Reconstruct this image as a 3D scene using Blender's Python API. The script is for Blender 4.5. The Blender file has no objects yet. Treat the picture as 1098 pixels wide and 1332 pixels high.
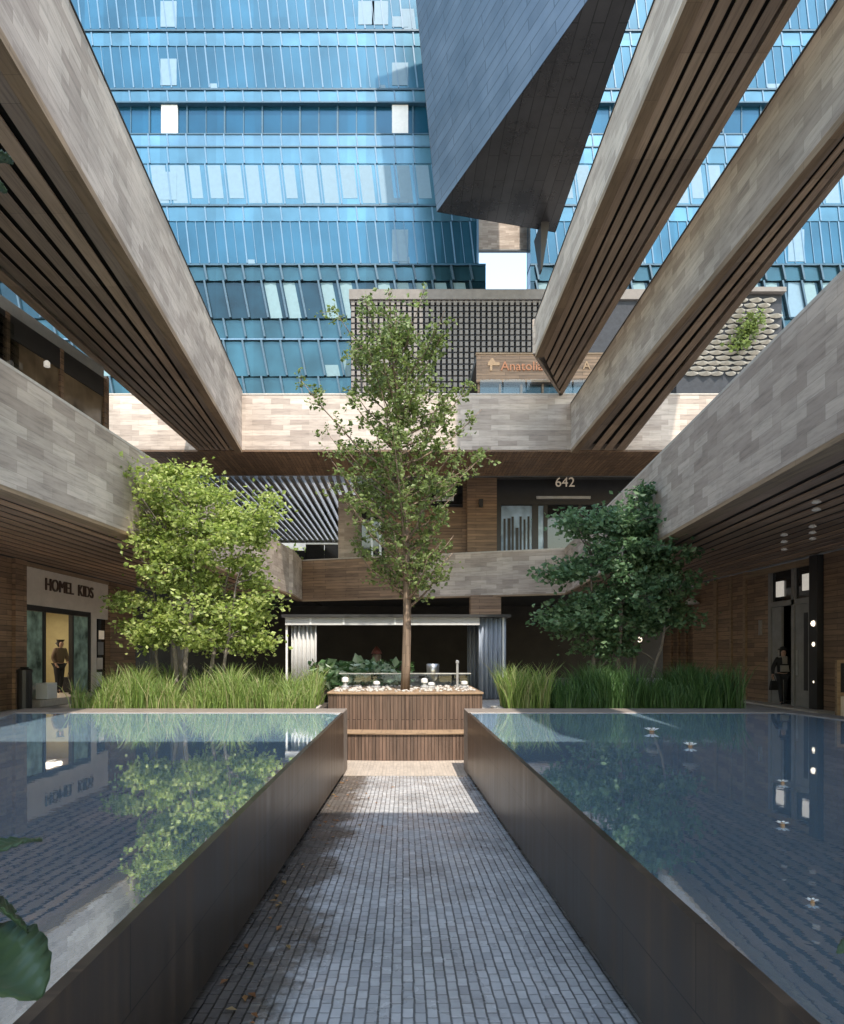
import bpy, math, random
from mathutils import Vector, Matrix
random.seed(7)
S = bpy.context.scene
COL = S.collection
F = 888.0; VX = 525.0; VY = 850.0; EYE = 1.5      # focal length and vanishing point in photo pixels

def at(px, py, D):                 # where the thing at that pixel stands when it is D metres away
    return Vector(((px-VX)/F*D, D, EYE+(VY-py)/F*D))
def xat(px, D): return (px-VX)/F*D
def zat(py, D): return EYE+(VY-py)/F*D
def E(ze): return ze+EYE

# ------------------------------------------------------------------ materials
MATS = {}
def nodes(name):
    m = bpy.data.materials.new(name); m.use_nodes = True
    nt = m.node_tree; nt.nodes.clear()
    out = nt.nodes.new('ShaderNodeOutputMaterial')
    b = nt.nodes.new('ShaderNodeBsdfPrincipled')
    nt.links.new(b.outputs[0], out.inputs[0])
    MATS[name] = m
    return m, nt, b, out
def N(nt, t, **k):
    n = nt.nodes.new(t)
    for a, v in k.items():
        if a in n.inputs: n.inputs[a].default_value = v
        else: setattr(n, a, v)
    return n
def c4(c): return (c[0], c[1], c[2], 1)
def ramp(nt, fac, stops):
    r = nt.nodes.new('ShaderNodeValToRGB')
    while len(r.color_ramp.elements) < len(stops): r.color_ramp.elements.new(.5)
    for e, (p, c) in zip(r.color_ramp.elements, stops):
        e.position = p; e.color = c4(c) if not isinstance(c, (int, float)) else (c, c, c, 1)
    nt.links.new(fac, r.inputs[0]); return r
def mapped(nt, scale=(1, 1, 1), rot=(0, 0, 0), coord='UV'):
    tc = nt.nodes.new('ShaderNodeTexCoord'); mp = nt.nodes.new('ShaderNodeMapping')
    mp.inputs['Scale'].default_value = scale; mp.inputs['Rotation'].default_value = rot
    nt.links.new(tc.outputs[coord], mp.inputs[0]); return mp.outputs[0]
def mul(nt, a, b, fac=1.0, mode='MULTIPLY'):
    m = nt.nodes.new('ShaderNodeMix'); m.data_type = 'RGBA'; m.blend_type = mode
    m.inputs[0].default_value = fac
    nt.links.new(a, m.inputs[6]); nt.links.new(b, m.inputs[7]); return m.outputs[2]
def bump(nt, b, h, strength=.3, dist=.01):
    n = N(nt, 'ShaderNodeBump', Strength=strength, Distance=dist)
    nt.links.new(h, n.inputs['Height']); nt.links.new(n.outputs[0], b.inputs['Normal'])

def plain(name, col, rough=.6, metal=0, spec=.5, var=.25, vscale=3.0, emit=None, estr=0):
    m, nt, b, o = nodes(name)
    nz = N(nt, 'ShaderNodeTexNoise', Scale=vscale, Detail=6.0, Roughness=.65)
    nt.links.new(mapped(nt), nz.inputs[0])
    r = ramp(nt, nz.outputs[0], [(.25, [c*(1-var) for c in col]), (.75, [min(1, c*(1+var)) for c in col])])
    nt.links.new(r.outputs[0], b.inputs['Base Color'])
    b.inputs['Roughness'].default_value = rough; b.inputs['Metallic'].default_value = metal
    b.inputs['Specular IOR Level'].default_value = spec
    if emit: b.inputs['Emission Color'].default_value = c4(emit); b.inputs['Emission Strength'].default_value = estr
    return m

def clad(name, c1, c2, bw, rh, mortar, mcol, streak=.5, rough=.75, rot=0, sstretch=(.5, 7), spec=.3, bstr=.3, rand=False):
    """rows of boards or slabs: brick pattern in metres with long streaks inside every piece"""
    m, nt, b, o = nodes(name)
    v = mapped(nt, rot=(0, 0, rot))
    br = N(nt, 'ShaderNodeTexBrick', Scale=1.0, Color1=c4(c1), Color2=c4(c2), Mortar=c4(mcol))
    br.inputs['Brick Width'].default_value = bw; br.inputs['Row Height'].default_value = rh
    br.inputs['Mortar Size'].default_value = mortar; br.inputs['Mortar Smooth'].default_value = .3
    br.offset = .37
    nt.links.new(v, br.inputs[0])
    mp = nt.nodes.new('ShaderNodeMapping'); mp.inputs['Scale'].default_value = (sstretch[0], sstretch[1], 1)
    nt.links.new(v, mp.inputs[0])
    nz = N(nt, 'ShaderNodeTexNoise', Scale=2.2, Detail=9.0, Roughness=.68)
    nt.links.new(mp.outputs[0], nz.inputs[0])
    r = ramp(nt, nz.outputs[0], [(.28, 1-streak), (.5, .95), (.72, 1+.25*streak)])
    big = N(nt, 'ShaderNodeTexNoise', Scale=.55, Detail=4.0)
    nt.links.new(v, big.inputs[0])
    r2 = ramp(nt, big.outputs[0], [(.3, .8), (.7, 1.1)])
    c = mul(nt, mul(nt, br.outputs[0], r.outputs[0]), r2.outputs[0])
    if rand:
        oi = nt.nodes.new('ShaderNodeObjectInfo')
        r3 = ramp(nt, oi.outputs['Random'], [(0, (.72, .74, .78)), (1, (1.22, 1.16, 1.08))])
        c = mul(nt, c, r3.outputs[0])
    nt.links.new(c, b.inputs['Base Color'])
    b.inputs['Roughness'].default_value = rough; b.inputs['Specular IOR Level'].default_value = spec
    hm = nt.nodes.new('ShaderNodeMath'); hm.operation = 'MULTIPLY_ADD'; hm.inputs[1].default_value = -1.5
    nt.links.new(br.outputs['Fac'], hm.inputs[0]); nt.links.new(nz.outputs[0], hm.inputs[2])
    bump(nt, b, hm.outputs[0], bstr, .012)
    return m

STONE = clad('travertine', (.57, .468, .385), (.37, .292, .238), .72, .2, .003, (.29, .235, .19), .4, sstretch=(.7, 6))
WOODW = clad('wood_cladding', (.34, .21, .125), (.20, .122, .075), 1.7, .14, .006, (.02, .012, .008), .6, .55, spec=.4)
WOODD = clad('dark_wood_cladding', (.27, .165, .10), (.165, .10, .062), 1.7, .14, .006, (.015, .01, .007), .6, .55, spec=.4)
SLATW = clad('slat_wood', (.46, .34, .25), (.35, .255, .19), 2.4, 9, .002, (.02, .014, .01), .5, .6, rand=True, sstretch=(.35, 9))
SLATR = clad('red_slat_wood', (.46, .30, .205), (.34, .22, .15), 2.4, 9, .002, (.02, .014, .01), .5, .6, rand=True, sstretch=(.35, 9))
TRIM = clad('trim_wood', (.34, .23, .14), (.26, .175, .11), 1.8, 9, .002, (.05, .03, .02), .55, .6, sstretch=(.4, 6))
BATTEN = clad('upright_wood_battens', (.19, .122, .088), (.115, .078, .058), 3, .075, .007, (.03, .016, .011), .55, .5, rot=math.pi/2, sstretch=(.5, 8), bstr=.5)
COPE = plain('coping_stone', (.46, .40, .34), .7, var=.2, vscale=6)
RIMST = plain('rim_stone', (.20, .165, .14), .6, var=.25, vscale=4)
STUCCO = plain('beige_panel', (.62, .54, .46), .8, var=.12, vscale=2)
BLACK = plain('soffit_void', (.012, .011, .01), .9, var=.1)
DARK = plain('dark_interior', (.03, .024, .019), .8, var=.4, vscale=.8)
DFRAME = plain('dark_frame', (.022, .02, .02), .45, var=.2)
GREYF = plain('grey_painted_frame', (.22, .205, .19), .5, var=.2)
WHITE = plain('white_paint', (.72, .71, .68), .5, var=.08)
PALE = plain('pale_metal', (.5, .5, .5), .35, metal=.5, var=.2)
STEEL = plain('brushed_steel', (.55, .55, .56), .3, metal=.9, var=.15)
SOIL = plain('soil', (.05, .036, .025), .95, var=.5, vscale=9)
PEB = plain('pale_pebbles', (.42, .38, .34), .8, var=.35, vscale=20)
OLIVE = plain('shop_wall', (.36, .31, .16), .8, var=.15)
CONC = plain('concrete', (.28, .27, .255), .8, var=.25, vscale=1.2)
LAMP = plain('lamp_glow', (.9, .85, .75), .4, emit=(1, .86, .66), estr=.5)
LAMPC = plain('shop_ceiling_light', (.9, .85, .75), .4, emit=(1, .88, .7), estr=3)
LAMPD = plain('window_lamp_glow', (.6, .56, .5), .4, emit=(1, .93, .82), estr=.12)
LAMPS = plain('soffit_lamp_glow', (.32, .30, .27), .4, emit=(1, .92, .82), estr=.02)
ORANGE = plain('orange_letters', (.42, .16, .07), .5, emit=(1, .40, .18), estr=.01)
GOLD = plain('gold_sign_paint', (.42, .25, .13), .5)
CREAM = plain('cream_letters', (.7, .6, .48), .5, emit=(1, .8, .58), estr=.05)
BROWNL = plain('brown_letters', (.085, .05, .035), .6)
SKIN = plain('skin', (.42, .25, .18), .55, var=.08)
HAIR = plain('dark_hair', (.02, .015, .012), .6)
JACKET = plain('brown_jacket', (.13, .085, .055), .85, var=.2)
TROUS = plain('dark_trousers', (.018, .017, .02), .85)
BLKCL = plain('black_cloth', (.014, .013, .014), .85)
GREYCL = plain('grey_cloth', (.28, .25, .22), .85)
CURT = plain('white_curtain', (.52, .51, .49), .85, var=.1)
CURT_SHADE = plain('shaded_curtain', (.33, .37, .43), .85, var=.12)  # the white curtain with bluish shade put into its colour
CHALK = plain('chalkboard', (.02, .02, .02), .8, var=.3)

def glass(name, col, rough=.08, var=.15, spec=.6, vs=.35, metal=0.0):
    m, nt, b, o = nodes(name)
    v = mapped(nt)
    nz = N(nt, 'ShaderNodeTexNoise', Scale=vs, Detail=3.0); nt.links.new(v, nz.inputs[0])
    r = ramp(nt, nz.outputs[0], [(.3, [c*(1-var) for c in col]), (.7, [c*(1+var) for c in col])])
    wv = mapped(nt, scale=(.7, .02, 1))
    wn = N(nt, 'ShaderNodeTexWhiteNoise'); wn.noise_dimensions = '2D'
    sn = nt.nodes.new('ShaderNodeVectorMath'); sn.operation = 'FLOOR'
    nt.links.new(wv, sn.inputs[0]); nt.links.new(sn.outputs[0], wn.inputs[0])
    r2 = ramp(nt, wn.outputs[0], [(0, .82), (1, 1.15)])
    nt.links.new(mul(nt, r.outputs[0], r2.outputs[0]), b.inputs['Base Color'])
    b.inputs['Roughness'].default_value = rough; b.inputs['Specular IOR Level'].default_value = spec; b.inputs['Metallic'].default_value = metal
    n2 = N(nt, 'ShaderNodeTexNoise', Scale=.9, Detail=2.0); nt.links.new(v, n2.inputs[0])
    bump(nt, b, n2.outputs[0], .03, .03)
    return m
G_MID = glass('tower_glass', (.028, .108, .168), metal=.45, rough=.24)
G_LIGHT = glass('tower_spandrel', (.072, .18, .25), var=.2, metal=.45, rough=.24)
G_PALE = glass('tower_pale_glass', (.10, .21, .29), var=.2, metal=.45, rough=.24)
G_DEEP = glass('tower_deep_glass', (.012, .078, .135), metal=.45, rough=.2)
G_TEAL = glass('tower_teal_glass', (.028, .085, .11), var=.3, metal=.45, rough=.2)
G_DTEAL = glass('tower_dark_teal_glass', (.012, .04, .056), var=.4, metal=.45, rough=.15)
BLIND = plain('white_blind', (.14, .23, .30), .6, var=.1)
TBLIND = plain('teal_blind', (.15, .24, .265), .6, var=.12)
MULL = plain('pale_mullion', (.10, .19, .28), .4, var=.1)
LINE = plain('dark_blue_line', (.022, .075, .12), .5)
FIN = plain('fin_metal', (.055, .095, .125), .4, metal=.3)
G_DARK = glass('dark_shop_glass', (.012, .013, .014), .05, spec=.7)
G_GREEN = glass('greenish_shop_glass', (.24, .33, .27), .1, var=.75, vs=2.2)
G_BLUE = glass('pale_blue_shop_glass', (.30, .40, .52), .12, var=.5, vs=1.2)
G_WARM = glass('upper_shop_glass', (.12, .088, .058), .1, var=.85, vs=.9)  # mottled warm colour stands in for reflections in the panes

def clear_glass():
    m, nt, b, o = nodes('clear_glass')
    t = nt.nodes.new('ShaderNodeBsdfTransparent'); t.inputs[0].default_value = (.82, .86, .86, 1)
    g = N(nt, 'ShaderNodeBsdfGlossy', Roughness=.03)
    fr = N(nt, 'ShaderNodeFresnel', IOR=1.5)
    mx = nt.nodes.new('ShaderNodeMixShader')
    nt.links.new(fr.outputs[0], mx.inputs[0]); nt.links.new(t.outputs[0], mx.inputs[1]); nt.links.new(g.outputs[0], mx.inputs[2])
    nt.links.new(mx.outputs[0], o.inputs[0]); return m
CLEAR = clear_glass()

def metal_clad(name, col, rough, metal):
    m, nt, b, o = nodes(name)
    v = mapped(nt, rot=(0, 0, .0))
    br = N(nt, 'ShaderNodeTexBrick', Scale=1.0, Color1=c4(col), Color2=c4([c*.86 for c in col]), Mortar=c4([c*.5 for c in col]))
    br.inputs['Brick Width'].default_value = 4.2; br.inputs['Row Height'].default_value = .62; br.inputs['Mortar Size'].default_value = .03
    nt.links.new(v, br.inputs[0])
    nz = N(nt, 'ShaderNodeTexNoise', Scale=.35, Detail=8.0, Roughness=.7); nt.links.new(v, nz.inputs[0])
    r = ramp(nt, nz.outputs[0], [(.3, .78), (.7, 1.15)])
    nt.links.new(mul(nt, br.outputs[0], r.outputs[0]), b.inputs['Base Color'])
    r2 = ramp(nt, nz.outputs[0], [(.3, rough*.8), (.7, rough*1.3)])
    nt.links.new(r2.outputs[0], b.inputs['Roughness']); b.inputs['Metallic'].default_value = metal
    bump(nt, b, br.outputs['Fac'], .25, -.02)
    return m
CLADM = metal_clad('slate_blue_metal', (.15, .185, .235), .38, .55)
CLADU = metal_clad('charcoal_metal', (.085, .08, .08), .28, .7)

def pool_metal():
    m, nt, b, o = nodes('dark_bronze_steel')
    v = mapped(nt, scale=(3.2, .12, 1))
    nz = N(nt, 'ShaderNodeTexNoise', Scale=1.6, Detail=7.0, Roughness=.6); nt.links.new(v, nz.inputs[0])
    r = ramp(nt, nz.outputs[0], [(.3, (.045, .034, .027)), (.5, (.085, .062, .046)), (.72, (.17, .12, .083))])
    n2 = N(nt, 'ShaderNodeTexNoise', Scale=1.1, Detail=5.0); nt.links.new(mapped(nt), n2.inputs[0])
    r2 = ramp(nt, n2.outputs[0], [(.3, .75), (.7, 1.15)])
    br = N(nt, 'ShaderNodeTexBrick', Scale=1.0, Color1=(1, 1, 1, 1), Color2=(.86, .87, .88, 1), Mortar=(.25, .25, .25, 1))
    br.inputs['Brick Width'].default_value = 1.9; br.inputs['Row Height'].default_value = 9; br.inputs['Mortar Size'].default_value = .004
    nt.links.new(mapped(nt), br.inputs[0])
    n5 = N(nt, 'ShaderNodeTexNoise', Scale=1.0, Detail=6.0, Roughness=.7); nt.links.new(mapped(nt, scale=(9, .5, 1)), n5.inputs[0])
    r5 = ramp(nt, n5.outputs[0], [(.62, (1, 1, 1)), (.75, (1.9, 1.8, 1.7))])
    nt.links.new(mul(nt, mul(nt, mul(nt, r.outputs[0], r2.outputs[0]), br.outputs[0]), r5.outputs[0]), b.inputs['Base Color'])
    b.inputs['Metallic'].default_value = .45
    r3 = ramp(nt, nz.outputs[0], [(.3, .28), (.7, .45)]); nt.links.new(r3.outputs[0], b.inputs['Roughness'])
    bump(nt, b, n2.outputs[0], .08, .01)
    return m
POOLM = pool_metal()

def water():
    m, nt, b, o = nodes('pool_water')
    v = mapped(nt, coord='Object')
    nz = N(nt, 'ShaderNodeTexNoise', Scale=3.4, Detail=4.0, Roughness=.55); nt.links.new(v, nz.inputs[0])
    n3 = N(nt, 'ShaderNodeTexNoise', Scale=.5, Detail=4.0); nt.links.new(v, n3.inputs[0])
    r = ramp(nt, n3.outputs[0], [(.3, (.28, .43, .56)), (.7, (.34, .49, .61))])
    d = N(nt, 'ShaderNodeBsdfDiffuse'); nt.links.new(r.outputs[0], d.inputs[0])
    g = N(nt, 'ShaderNodeBsdfGlossy', Roughness=.012, Color=(.92, .95, 1, 1))
    bp = N(nt, 'ShaderNodeBump', Strength=.02, Distance=.03)
    nt.links.new(nz.outputs[0], bp.inputs['Height']); nt.links.new(bp.outputs[0], g.inputs['Normal'])
    fr = N(nt, 'ShaderNodeFresnel', IOR=1.52)
    ma = N(nt, 'ShaderNodeMath'); ma.operation = 'MULTIPLY_ADD'; ma.inputs[1].default_value = .70; ma.inputs[2].default_value = .10
    nt.links.new(fr.outputs[0], ma.inputs[0])
    mx = nt.nodes.new('ShaderNodeMixShader')
    nt.links.new(ma.outputs[0], mx.inputs[0]); nt.links.new(d.outputs[0], mx.inputs[1]); nt.links.new(g.outputs[0], mx.inputs[2])
    nt.links.new(mx.outputs[0], o.inputs[0]); return m
WATER = water()

def cobbles():
    m, nt, b, o = nodes('cobble_strips')
    v = mapped(nt)
    br = N(nt, 'ShaderNodeTexBrick', Scale=1.0, Color1=(.54, .535, .53, 1), Color2=(.37, .37, .375, 1), Mortar=(.25, .25, .25, 1))
    br.inputs['Brick Width'].default_value = .11; br.inputs['Row Height'].default_value = .066
    br.inputs['Mortar Size'].default_value = .006; br.inputs['Mortar Smooth'].default_value = .5; br.inputs['Bias'].default_value = -.1
    wob = N(nt, 'ShaderNodeTexNoise', Scale=9.0, Detail=2.0); nt.links.new(v, wob.inputs[0])
    vm = nt.nodes.new('ShaderNodeVectorMath'); vm.operation = 'MULTIPLY_ADD'; vm.inputs[1].default_value = (.014, .014, 0)
    nt.links.new(wob.outputs['Color'], vm.inputs[0]); nt.links.new(v, vm.inputs[2]); nt.links.new(vm.outputs[0], br.inputs[0])
    n1 = N(nt, 'ShaderNodeTexNoise', Scale=1.0, Detail=8.0, Roughness=.7); nt.links.new(v, n1.inputs[0])
    r1 = ramp(nt, n1.outputs[0], [(.28, .42), (.46, .92), (.75, 1.25)])
    # brown damp debris creeping in from the left hand edge
    sp = nt.nodes.new('ShaderNodeSeparateXYZ'); nt.links.new(v, sp.inputs[0])
    ed = N(nt, 'ShaderNodeMapRange'); ed.inputs[1].default_value = -.15; ed.inputs[2].default_value = -1.15; ed.inputs[3].default_value = -.22; ed.inputs[4].default_value = .42
    nt.links.new(sp.outputs[1], ed.inputs[0])
    n2 = N(nt, 'ShaderNodeTexNoise', Scale=1.3, Detail=9.0, Roughness=.75); nt.links.new(v, n2.inputs[0])
    ad = N(nt, 'ShaderNodeMath'); ad.operation = 'ADD'; nt.links.new(ed.outputs[0], ad.inputs[0]); nt.links.new(n2.outputs[0], ad.inputs[1])
    rm = ramp(nt, ad.outputs[0], [(.54, 0.0), (.68, 1.0)])
    dv = N(nt, 'ShaderNodeMath'); dv.operation = 'PINGPONG'; dv.inputs[1].default_value = .033
    sp2 = nt.nodes.new('ShaderNodeSeparateXYZ'); nt.links.new(vm.outputs[0], sp2.inputs[0]); nt.links.new(sp2.outputs[1], dv.inputs[0])
    mr = N(nt, 'ShaderNodeMapRange'); mr.inputs[1].default_value = 0; mr.inputs[2].default_value = .010; mr.inputs[3].default_value = .55; mr.inputs[4].default_value = 1
    nt.links.new(dv.outputs[0], mr.inputs[0])
    base = mul(nt, mul(nt, br.outputs[0], r1.outputs[0]), mr.outputs[0])
    br2 = N(nt, 'ShaderNodeRGB'); br2.outputs[0].default_value = (.17, .125, .09, 1)
    mx = nt.nodes.new('ShaderNodeMix'); mx.data_type = 'RGBA'; nt.links.new(rm.outputs[0], mx.inputs[0])
    nt.links.new(base, mx.inputs[6]); nt.links.new(mul(nt, base, br2.outputs[0], .85), mx.inputs[7])
    nt.links.new(mx.outputs[2], b.inputs['Base Color'])
    n4 = N(nt, 'ShaderNodeTexNoise', Scale=2.3, Detail=5.0); nt.links.new(v, n4.inputs[0])
    rr = ramp(nt, n4.outputs[0], [(.35, .1), (.65, .4)]); nt.links.new(rr.outputs[0], b.inputs['Roughness'])
    b.inputs['Specular IOR Level'].default_value = .6
    hm = nt.nodes.new('ShaderNodeMath'); hm.operation = 'MULTIPLY_ADD'; hm.inputs[1].default_value = -1.4
    nt.links.new(br.outputs['Fac'], hm.inputs[0]); nt.links.new(wob.outputs[0], hm.inputs[2])
    bump(nt, b, hm.outputs[0], .7, .012)
    return m
COBBLE = cobbles()
PAVE = clad('plaza_paving', (.46, .42, .38), (.38, .35, .31), 1.2, .6, .006, (.1, .09, .08), .3, .6)
FSTONE = clad('pale_floor_stone', (.50, .42, .345), (.42, .355, .295), .1, .07, .004, (.3, .27, .23), .3, .6)

def leaf(name, cols, trans=.4, rough=.45):
    m, nt, b, o = nodes(name)
    gm = nt.nodes.new('ShaderNodeNewGeometry')
    k = len(cols)-1
    r = ramp(nt, gm.outputs['Random Per Island'], [(i/k, c) for i, c in enumerate(cols)])
    nt.links.new(r.outputs[0], b.inputs['Base Color'])
    b.inputs['Roughness'].default_value = rough; b.inputs['Specular IOR Level'].default_value = .35
    t = nt.nodes.new('ShaderNodeBsdfTranslucent')
    hs = N(nt, 'ShaderNodeHueSaturation', Saturation=1.1, Value=1.3); nt.links.new(r.outputs[0], hs.inputs['Color'])
    nt.links.new(hs.outputs[0], t.inputs[0])
    mx = nt.nodes.new('ShaderNodeMixShader'); mx.inputs[0].default_value = trans
    nt.links.new(b.outputs[0], mx.inputs[1]); nt.links.new(t.outputs[0], mx.inputs[2]); nt.links.new(mx.outputs[0], o.inputs[0])
    return m
L_MID = leaf('olive_leaves', [(.07, .10, .028), (.13, .17, .05), (.18, .23, .075), (.24, .30, .12)])
L_LIME = leaf('lime_leaves', [(.13, .18, .045), (.24, .31, .08), (.36, .43, .12), (.50, .54, .22)], .46)
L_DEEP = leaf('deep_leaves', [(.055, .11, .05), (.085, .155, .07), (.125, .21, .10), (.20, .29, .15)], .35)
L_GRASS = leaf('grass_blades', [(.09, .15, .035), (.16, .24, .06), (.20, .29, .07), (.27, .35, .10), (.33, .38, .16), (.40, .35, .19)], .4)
L_GRASS_SHADE = leaf('shaded_grass_blades', [(.035, .075, .02), (.05, .11, .03), (.075, .15, .045), (.12, .2, .07)], .35)  # same grass with the shade put into darker blade colours
L_BIG = leaf('broad_leaves', [(.055, .095, .055), (.075, .125, .065)], .15, .28)
L_HOSTA = leaf('variegated_leaves', [(.04, .09, .03), (.09, .17, .06), (.30, .38, .24), (.5, .55, .42)], .3)
L_HEDGE = leaf('hedge_leaves', [(.02, .05, .014), (.04, .09, .025), (.06, .12, .035)], .2)
L_DRY = leaf('dry_leaves', [(.22, .10, .04), (.34, .16, .06), (.28, .2, .08)], .3)
BARK = clad('bark', (.27, .195, .14), (.20, .145, .105), .5, .06, .004, (.09, .065, .045), .6, .9, rot=math.pi/2, bstr=.6)
BARKG = plain('grey_bark', (.17, .145, .12), .9, var=.4, vscale=12)

def translucent_slat():
    m, nt, b, o = nodes('white_louvre')
    b.inputs['Base Color'].default_value = (.82, .82, .82, 1); b.inputs['Roughness'].default_value = .6
    t = nt.nodes.new('ShaderNodeBsdfTranslucent'); t.inputs[0].default_value = (.82, .83, .85, 1)
    mx = nt.nodes.new('ShaderNodeMixShader'); mx.inputs[0].default_value = .4
    nt.links.new(b.outputs[0], mx.inputs[1]); nt.links.new(t.outputs[0], mx.inputs[2]); nt.links.new(mx.outputs[0], o.inputs[0])
    return m
LOUVRE = translucent_slat()

# ------------------------------------------------------------------ mesh building
def wl(o):
    v = Vector((0, 0, 0))
    while o is not None:
        v = v+o.location; o = o.parent
    return v
class MB:
    def __init__(s): s.v = []; s.f = []
    def add(s, pts, faces):
        k = len(s.v); s.v += [tuple(p) for p in pts]; s.f += [tuple(k+i for i in f) for f in faces]; return s
    def poly(s, pts): return s.add(pts, [tuple(range(len(pts)))])
    def box(s, x0, x1, y0, y1, z0, z1):
        return s.add([(x0,y0,z0),(x1,y0,z0),(x1,y1,z0),(x0,y1,z0),(x0,y0,z1),(x1,y0,z1),(x1,y1,z1),(x0,y1,z1)],
                     [(3,2,1,0),(4,5,6,7),(0,1,5,4),(1,2,6,5),(2,3,7,6),(3,0,4,7)])
    def hexa(s, bot, top):     # two matching rings of points, anticlockwise seen from above
        n = len(bot)
        fs = [tuple(reversed(range(n))), tuple(range(n, 2*n))]+[(i, (i+1) % n, n+(i+1) % n, n+i) for i in range(n)]
        return s.add(list(bot)+list(top), fs)
    def prism(s, xy, z0, z1):
        a = sum(xy[i][0]*xy[(i+1) % len(xy)][1]-xy[(i+1) % len(xy)][0]*xy[i][1] for i in range(len(xy)))
        if a < 0: xy = list(reversed(xy))
        return s.hexa([(x, y, z0) for x, y in xy], [(x, y, z1) for x, y in xy])
    def plate(s, p, q, t, z0, z1):    # upright plate from p to q, thickness t to the left of p>q
        d = Vector((q[0]-p[0], q[1]-p[1])); n = Vector((-d.y, d.x)).normalized()*t
        return s.prism([p, q, (q[0]+n.x, q[1]+n.y), (p[0]+n.x, p[1]+n.y)], z0, z1)
    def tube(s, pts, rad, n=7):
        pts = [Vector(p) for p in pts]; k = len(s.v); m = len(pts)
        for i, p in enumerate(pts):
            d = (pts[min(i+1, m-1)]-pts[max(i-1, 0)]).normalized()
            a = d.cross(Vector((0, 0, 1)) if abs(d.z) < .9 else Vector((1, 0, 0))).normalized(); b = d.cross(a)
            for j in range(n):
                t = 2*math.pi*j/n; s.v.append(tuple(p+(a*math.cos(t)+b*math.sin(t))*rad[i]))
        for i in range(m-1):
            for j in range(n):
                s.f.append((k+i*n+j, k+i*n+(j+1) % n, k+(i+1)*n+(j+1) % n, k+(i+1)*n+j))
        s.f.append(tuple(k+j for j in reversed(range(n)))); s.f.append(tuple(k+(m-1)*n+j for j in range(n)))
        return s
    def lathe(s, c, prof, n=16):
        k = len(s.v)
        for r, z in prof:
            for j in range(n):
                t = 2*math.pi*j/n; s.v.append((c[0]+r*math.cos(t), c[1]+r*math.sin(t), c[2]+z))
        for i in range(len(prof)-1):
            for j in range(n):
                s.f.append((k+i*n+j, k+i*n+(j+1) % n, k+(i+1)*n+(j+1) % n, k+(i+1)*n+j))
        s.f.append(tuple(k+j for j in reversed(range(n)))); s.f.append(tuple(k+(len(prof)-1)*n+j for j in range(n)))
        return s
    def build(s, name, mat, parent=None, loc=None, smooth=False, bevel=0):
        off = wl(parent) if parent is not None else Vector(loc or (0, 0, 0))
        me = bpy.data.meshes.new(name)
        me.from_pydata([(x-off.x, y-off.y, z-off.z) for x, y, z in s.v], [], s.f); me.update()
        uv = me.uv_layers.new(name='UVMap'); d = [0.0]*(2*len(me.loops)); V = s.v
        for p in me.polygons:
            n = p.normal
            for li in p.loop_indices:
                x, y, z = V[me.loops[li].vertex_index]
                if abs(n.z) > .75: u, w = y, x
                else:
                    h = math.hypot(n.x, n.y) or 1; u, w = (-n.y*x+n.x*y)/h, z
                d[2*li] = u; d[2*li+1] = w
        uv.data.foreach_set('uv', d)
        if smooth: me.polygons.foreach_set('use_smooth', [True]*len(me.polygons))
        me.materials.append(mat)
        o = bpy.data.objects.new(name, me); COL.objects.link(o)
        if parent is not None: o.parent = parent
        else: o.location = off
        if bevel:
            bv = o.modifiers.new('edges', 'BEVEL'); bv.width = bevel; bv.segments = 2; bv.limit_method = 'ANGLE'
        return o
def tag(o, label=None, cat=None, group=None, kind=None):
    if label: o['label'] = label
    if cat: o['category'] = cat
    if group: o['group'] = group
    if kind: o['kind'] = kind
    return o
def thing(name, label, cat, loc=(0, 0, 0), group=None):
    o = bpy.data.objects.new(name, None); o.empty_display_size = .3; COL.objects.link(o); o.location = loc
    return tag(o, label, cat, group)
def bx(name, mat, parent, *a, bevel=0):
    return MB().box(*a).build(name, mat, parent, bevel=bevel)
def lerp(a, b, t): return tuple(a[i]+(b[i]-a[i])*t for i in range(len(a)))
def copy_tree(o, parent=None):
    c = o.copy(); COL.objects.link(c); c.parent = parent
    for ch in list(o.children): copy_tree(ch, c)
    return c

def letters(txt, size, depth, mat, parent, pos, rot, name='lettering', align='CENTER'):
    cu = bpy.data.curves.new('t', 'FONT'); cu.body = txt; cu.size = size; cu.extrude = depth; cu.align_x = align; cu.align_y = 'CENTER'
    t = bpy.data.objects.new('t', cu); COL.objects.link(t)
    dg = bpy.context.evaluated_depsgraph_get(); dg.update()
    me = bpy.data.meshes.new_from_object(t.evaluated_get(dg)); bpy.data.objects.remove(t)
    me.materials.clear(); me.materials.append(mat)
    o = bpy.data.objects.new(name, me); COL.objects.link(o); o.parent = parent
    o.location = Vector(pos)-wl(parent); o.rotation_euler = rot
    return o

# ------------------------------------------------------------------ setting: ground, path, water
RIM = E(-1.127); WZ = RIM-.035
def pz(y):
    return E(-1.96-(y-3.6)*(.38/9.4)) if y < 13 else E(-2.34)
g = MB()
XL, XR, Y0, Y1 = -1.35, 1.45, 1.45, 15.6
B = 260
for a in [(-B, XL, -B, B), (XR, B, -B, B), (XL, XR, -B, Y0), (XL, XR, Y1, B)]:
    g.poly([(a[0], a[2], 0), (a[1], a[2], 0), (a[1], a[3], 0), (a[0], a[3], 0)])
g.poly([(XL, Y0, 0), (XR, Y0, 0), (XR, Y0, -1), (XL, Y0, -1)])
tag(g.build('ground', PAVE), kind='structure')
p = MB()
for i in range(24):
    ya, yb = 1.45+i*(13.05-1.45)/24, 1.45+(i+1)*(13.05-1.45)/24
    p.poly([(-1.4, ya, pz(ya)), (1.5, ya, pz(ya)), (1.5, yb, pz(yb)), (-1.4, yb, pz(yb))])
tag(p.build('path', COBBLE), kind='structure')
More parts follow.
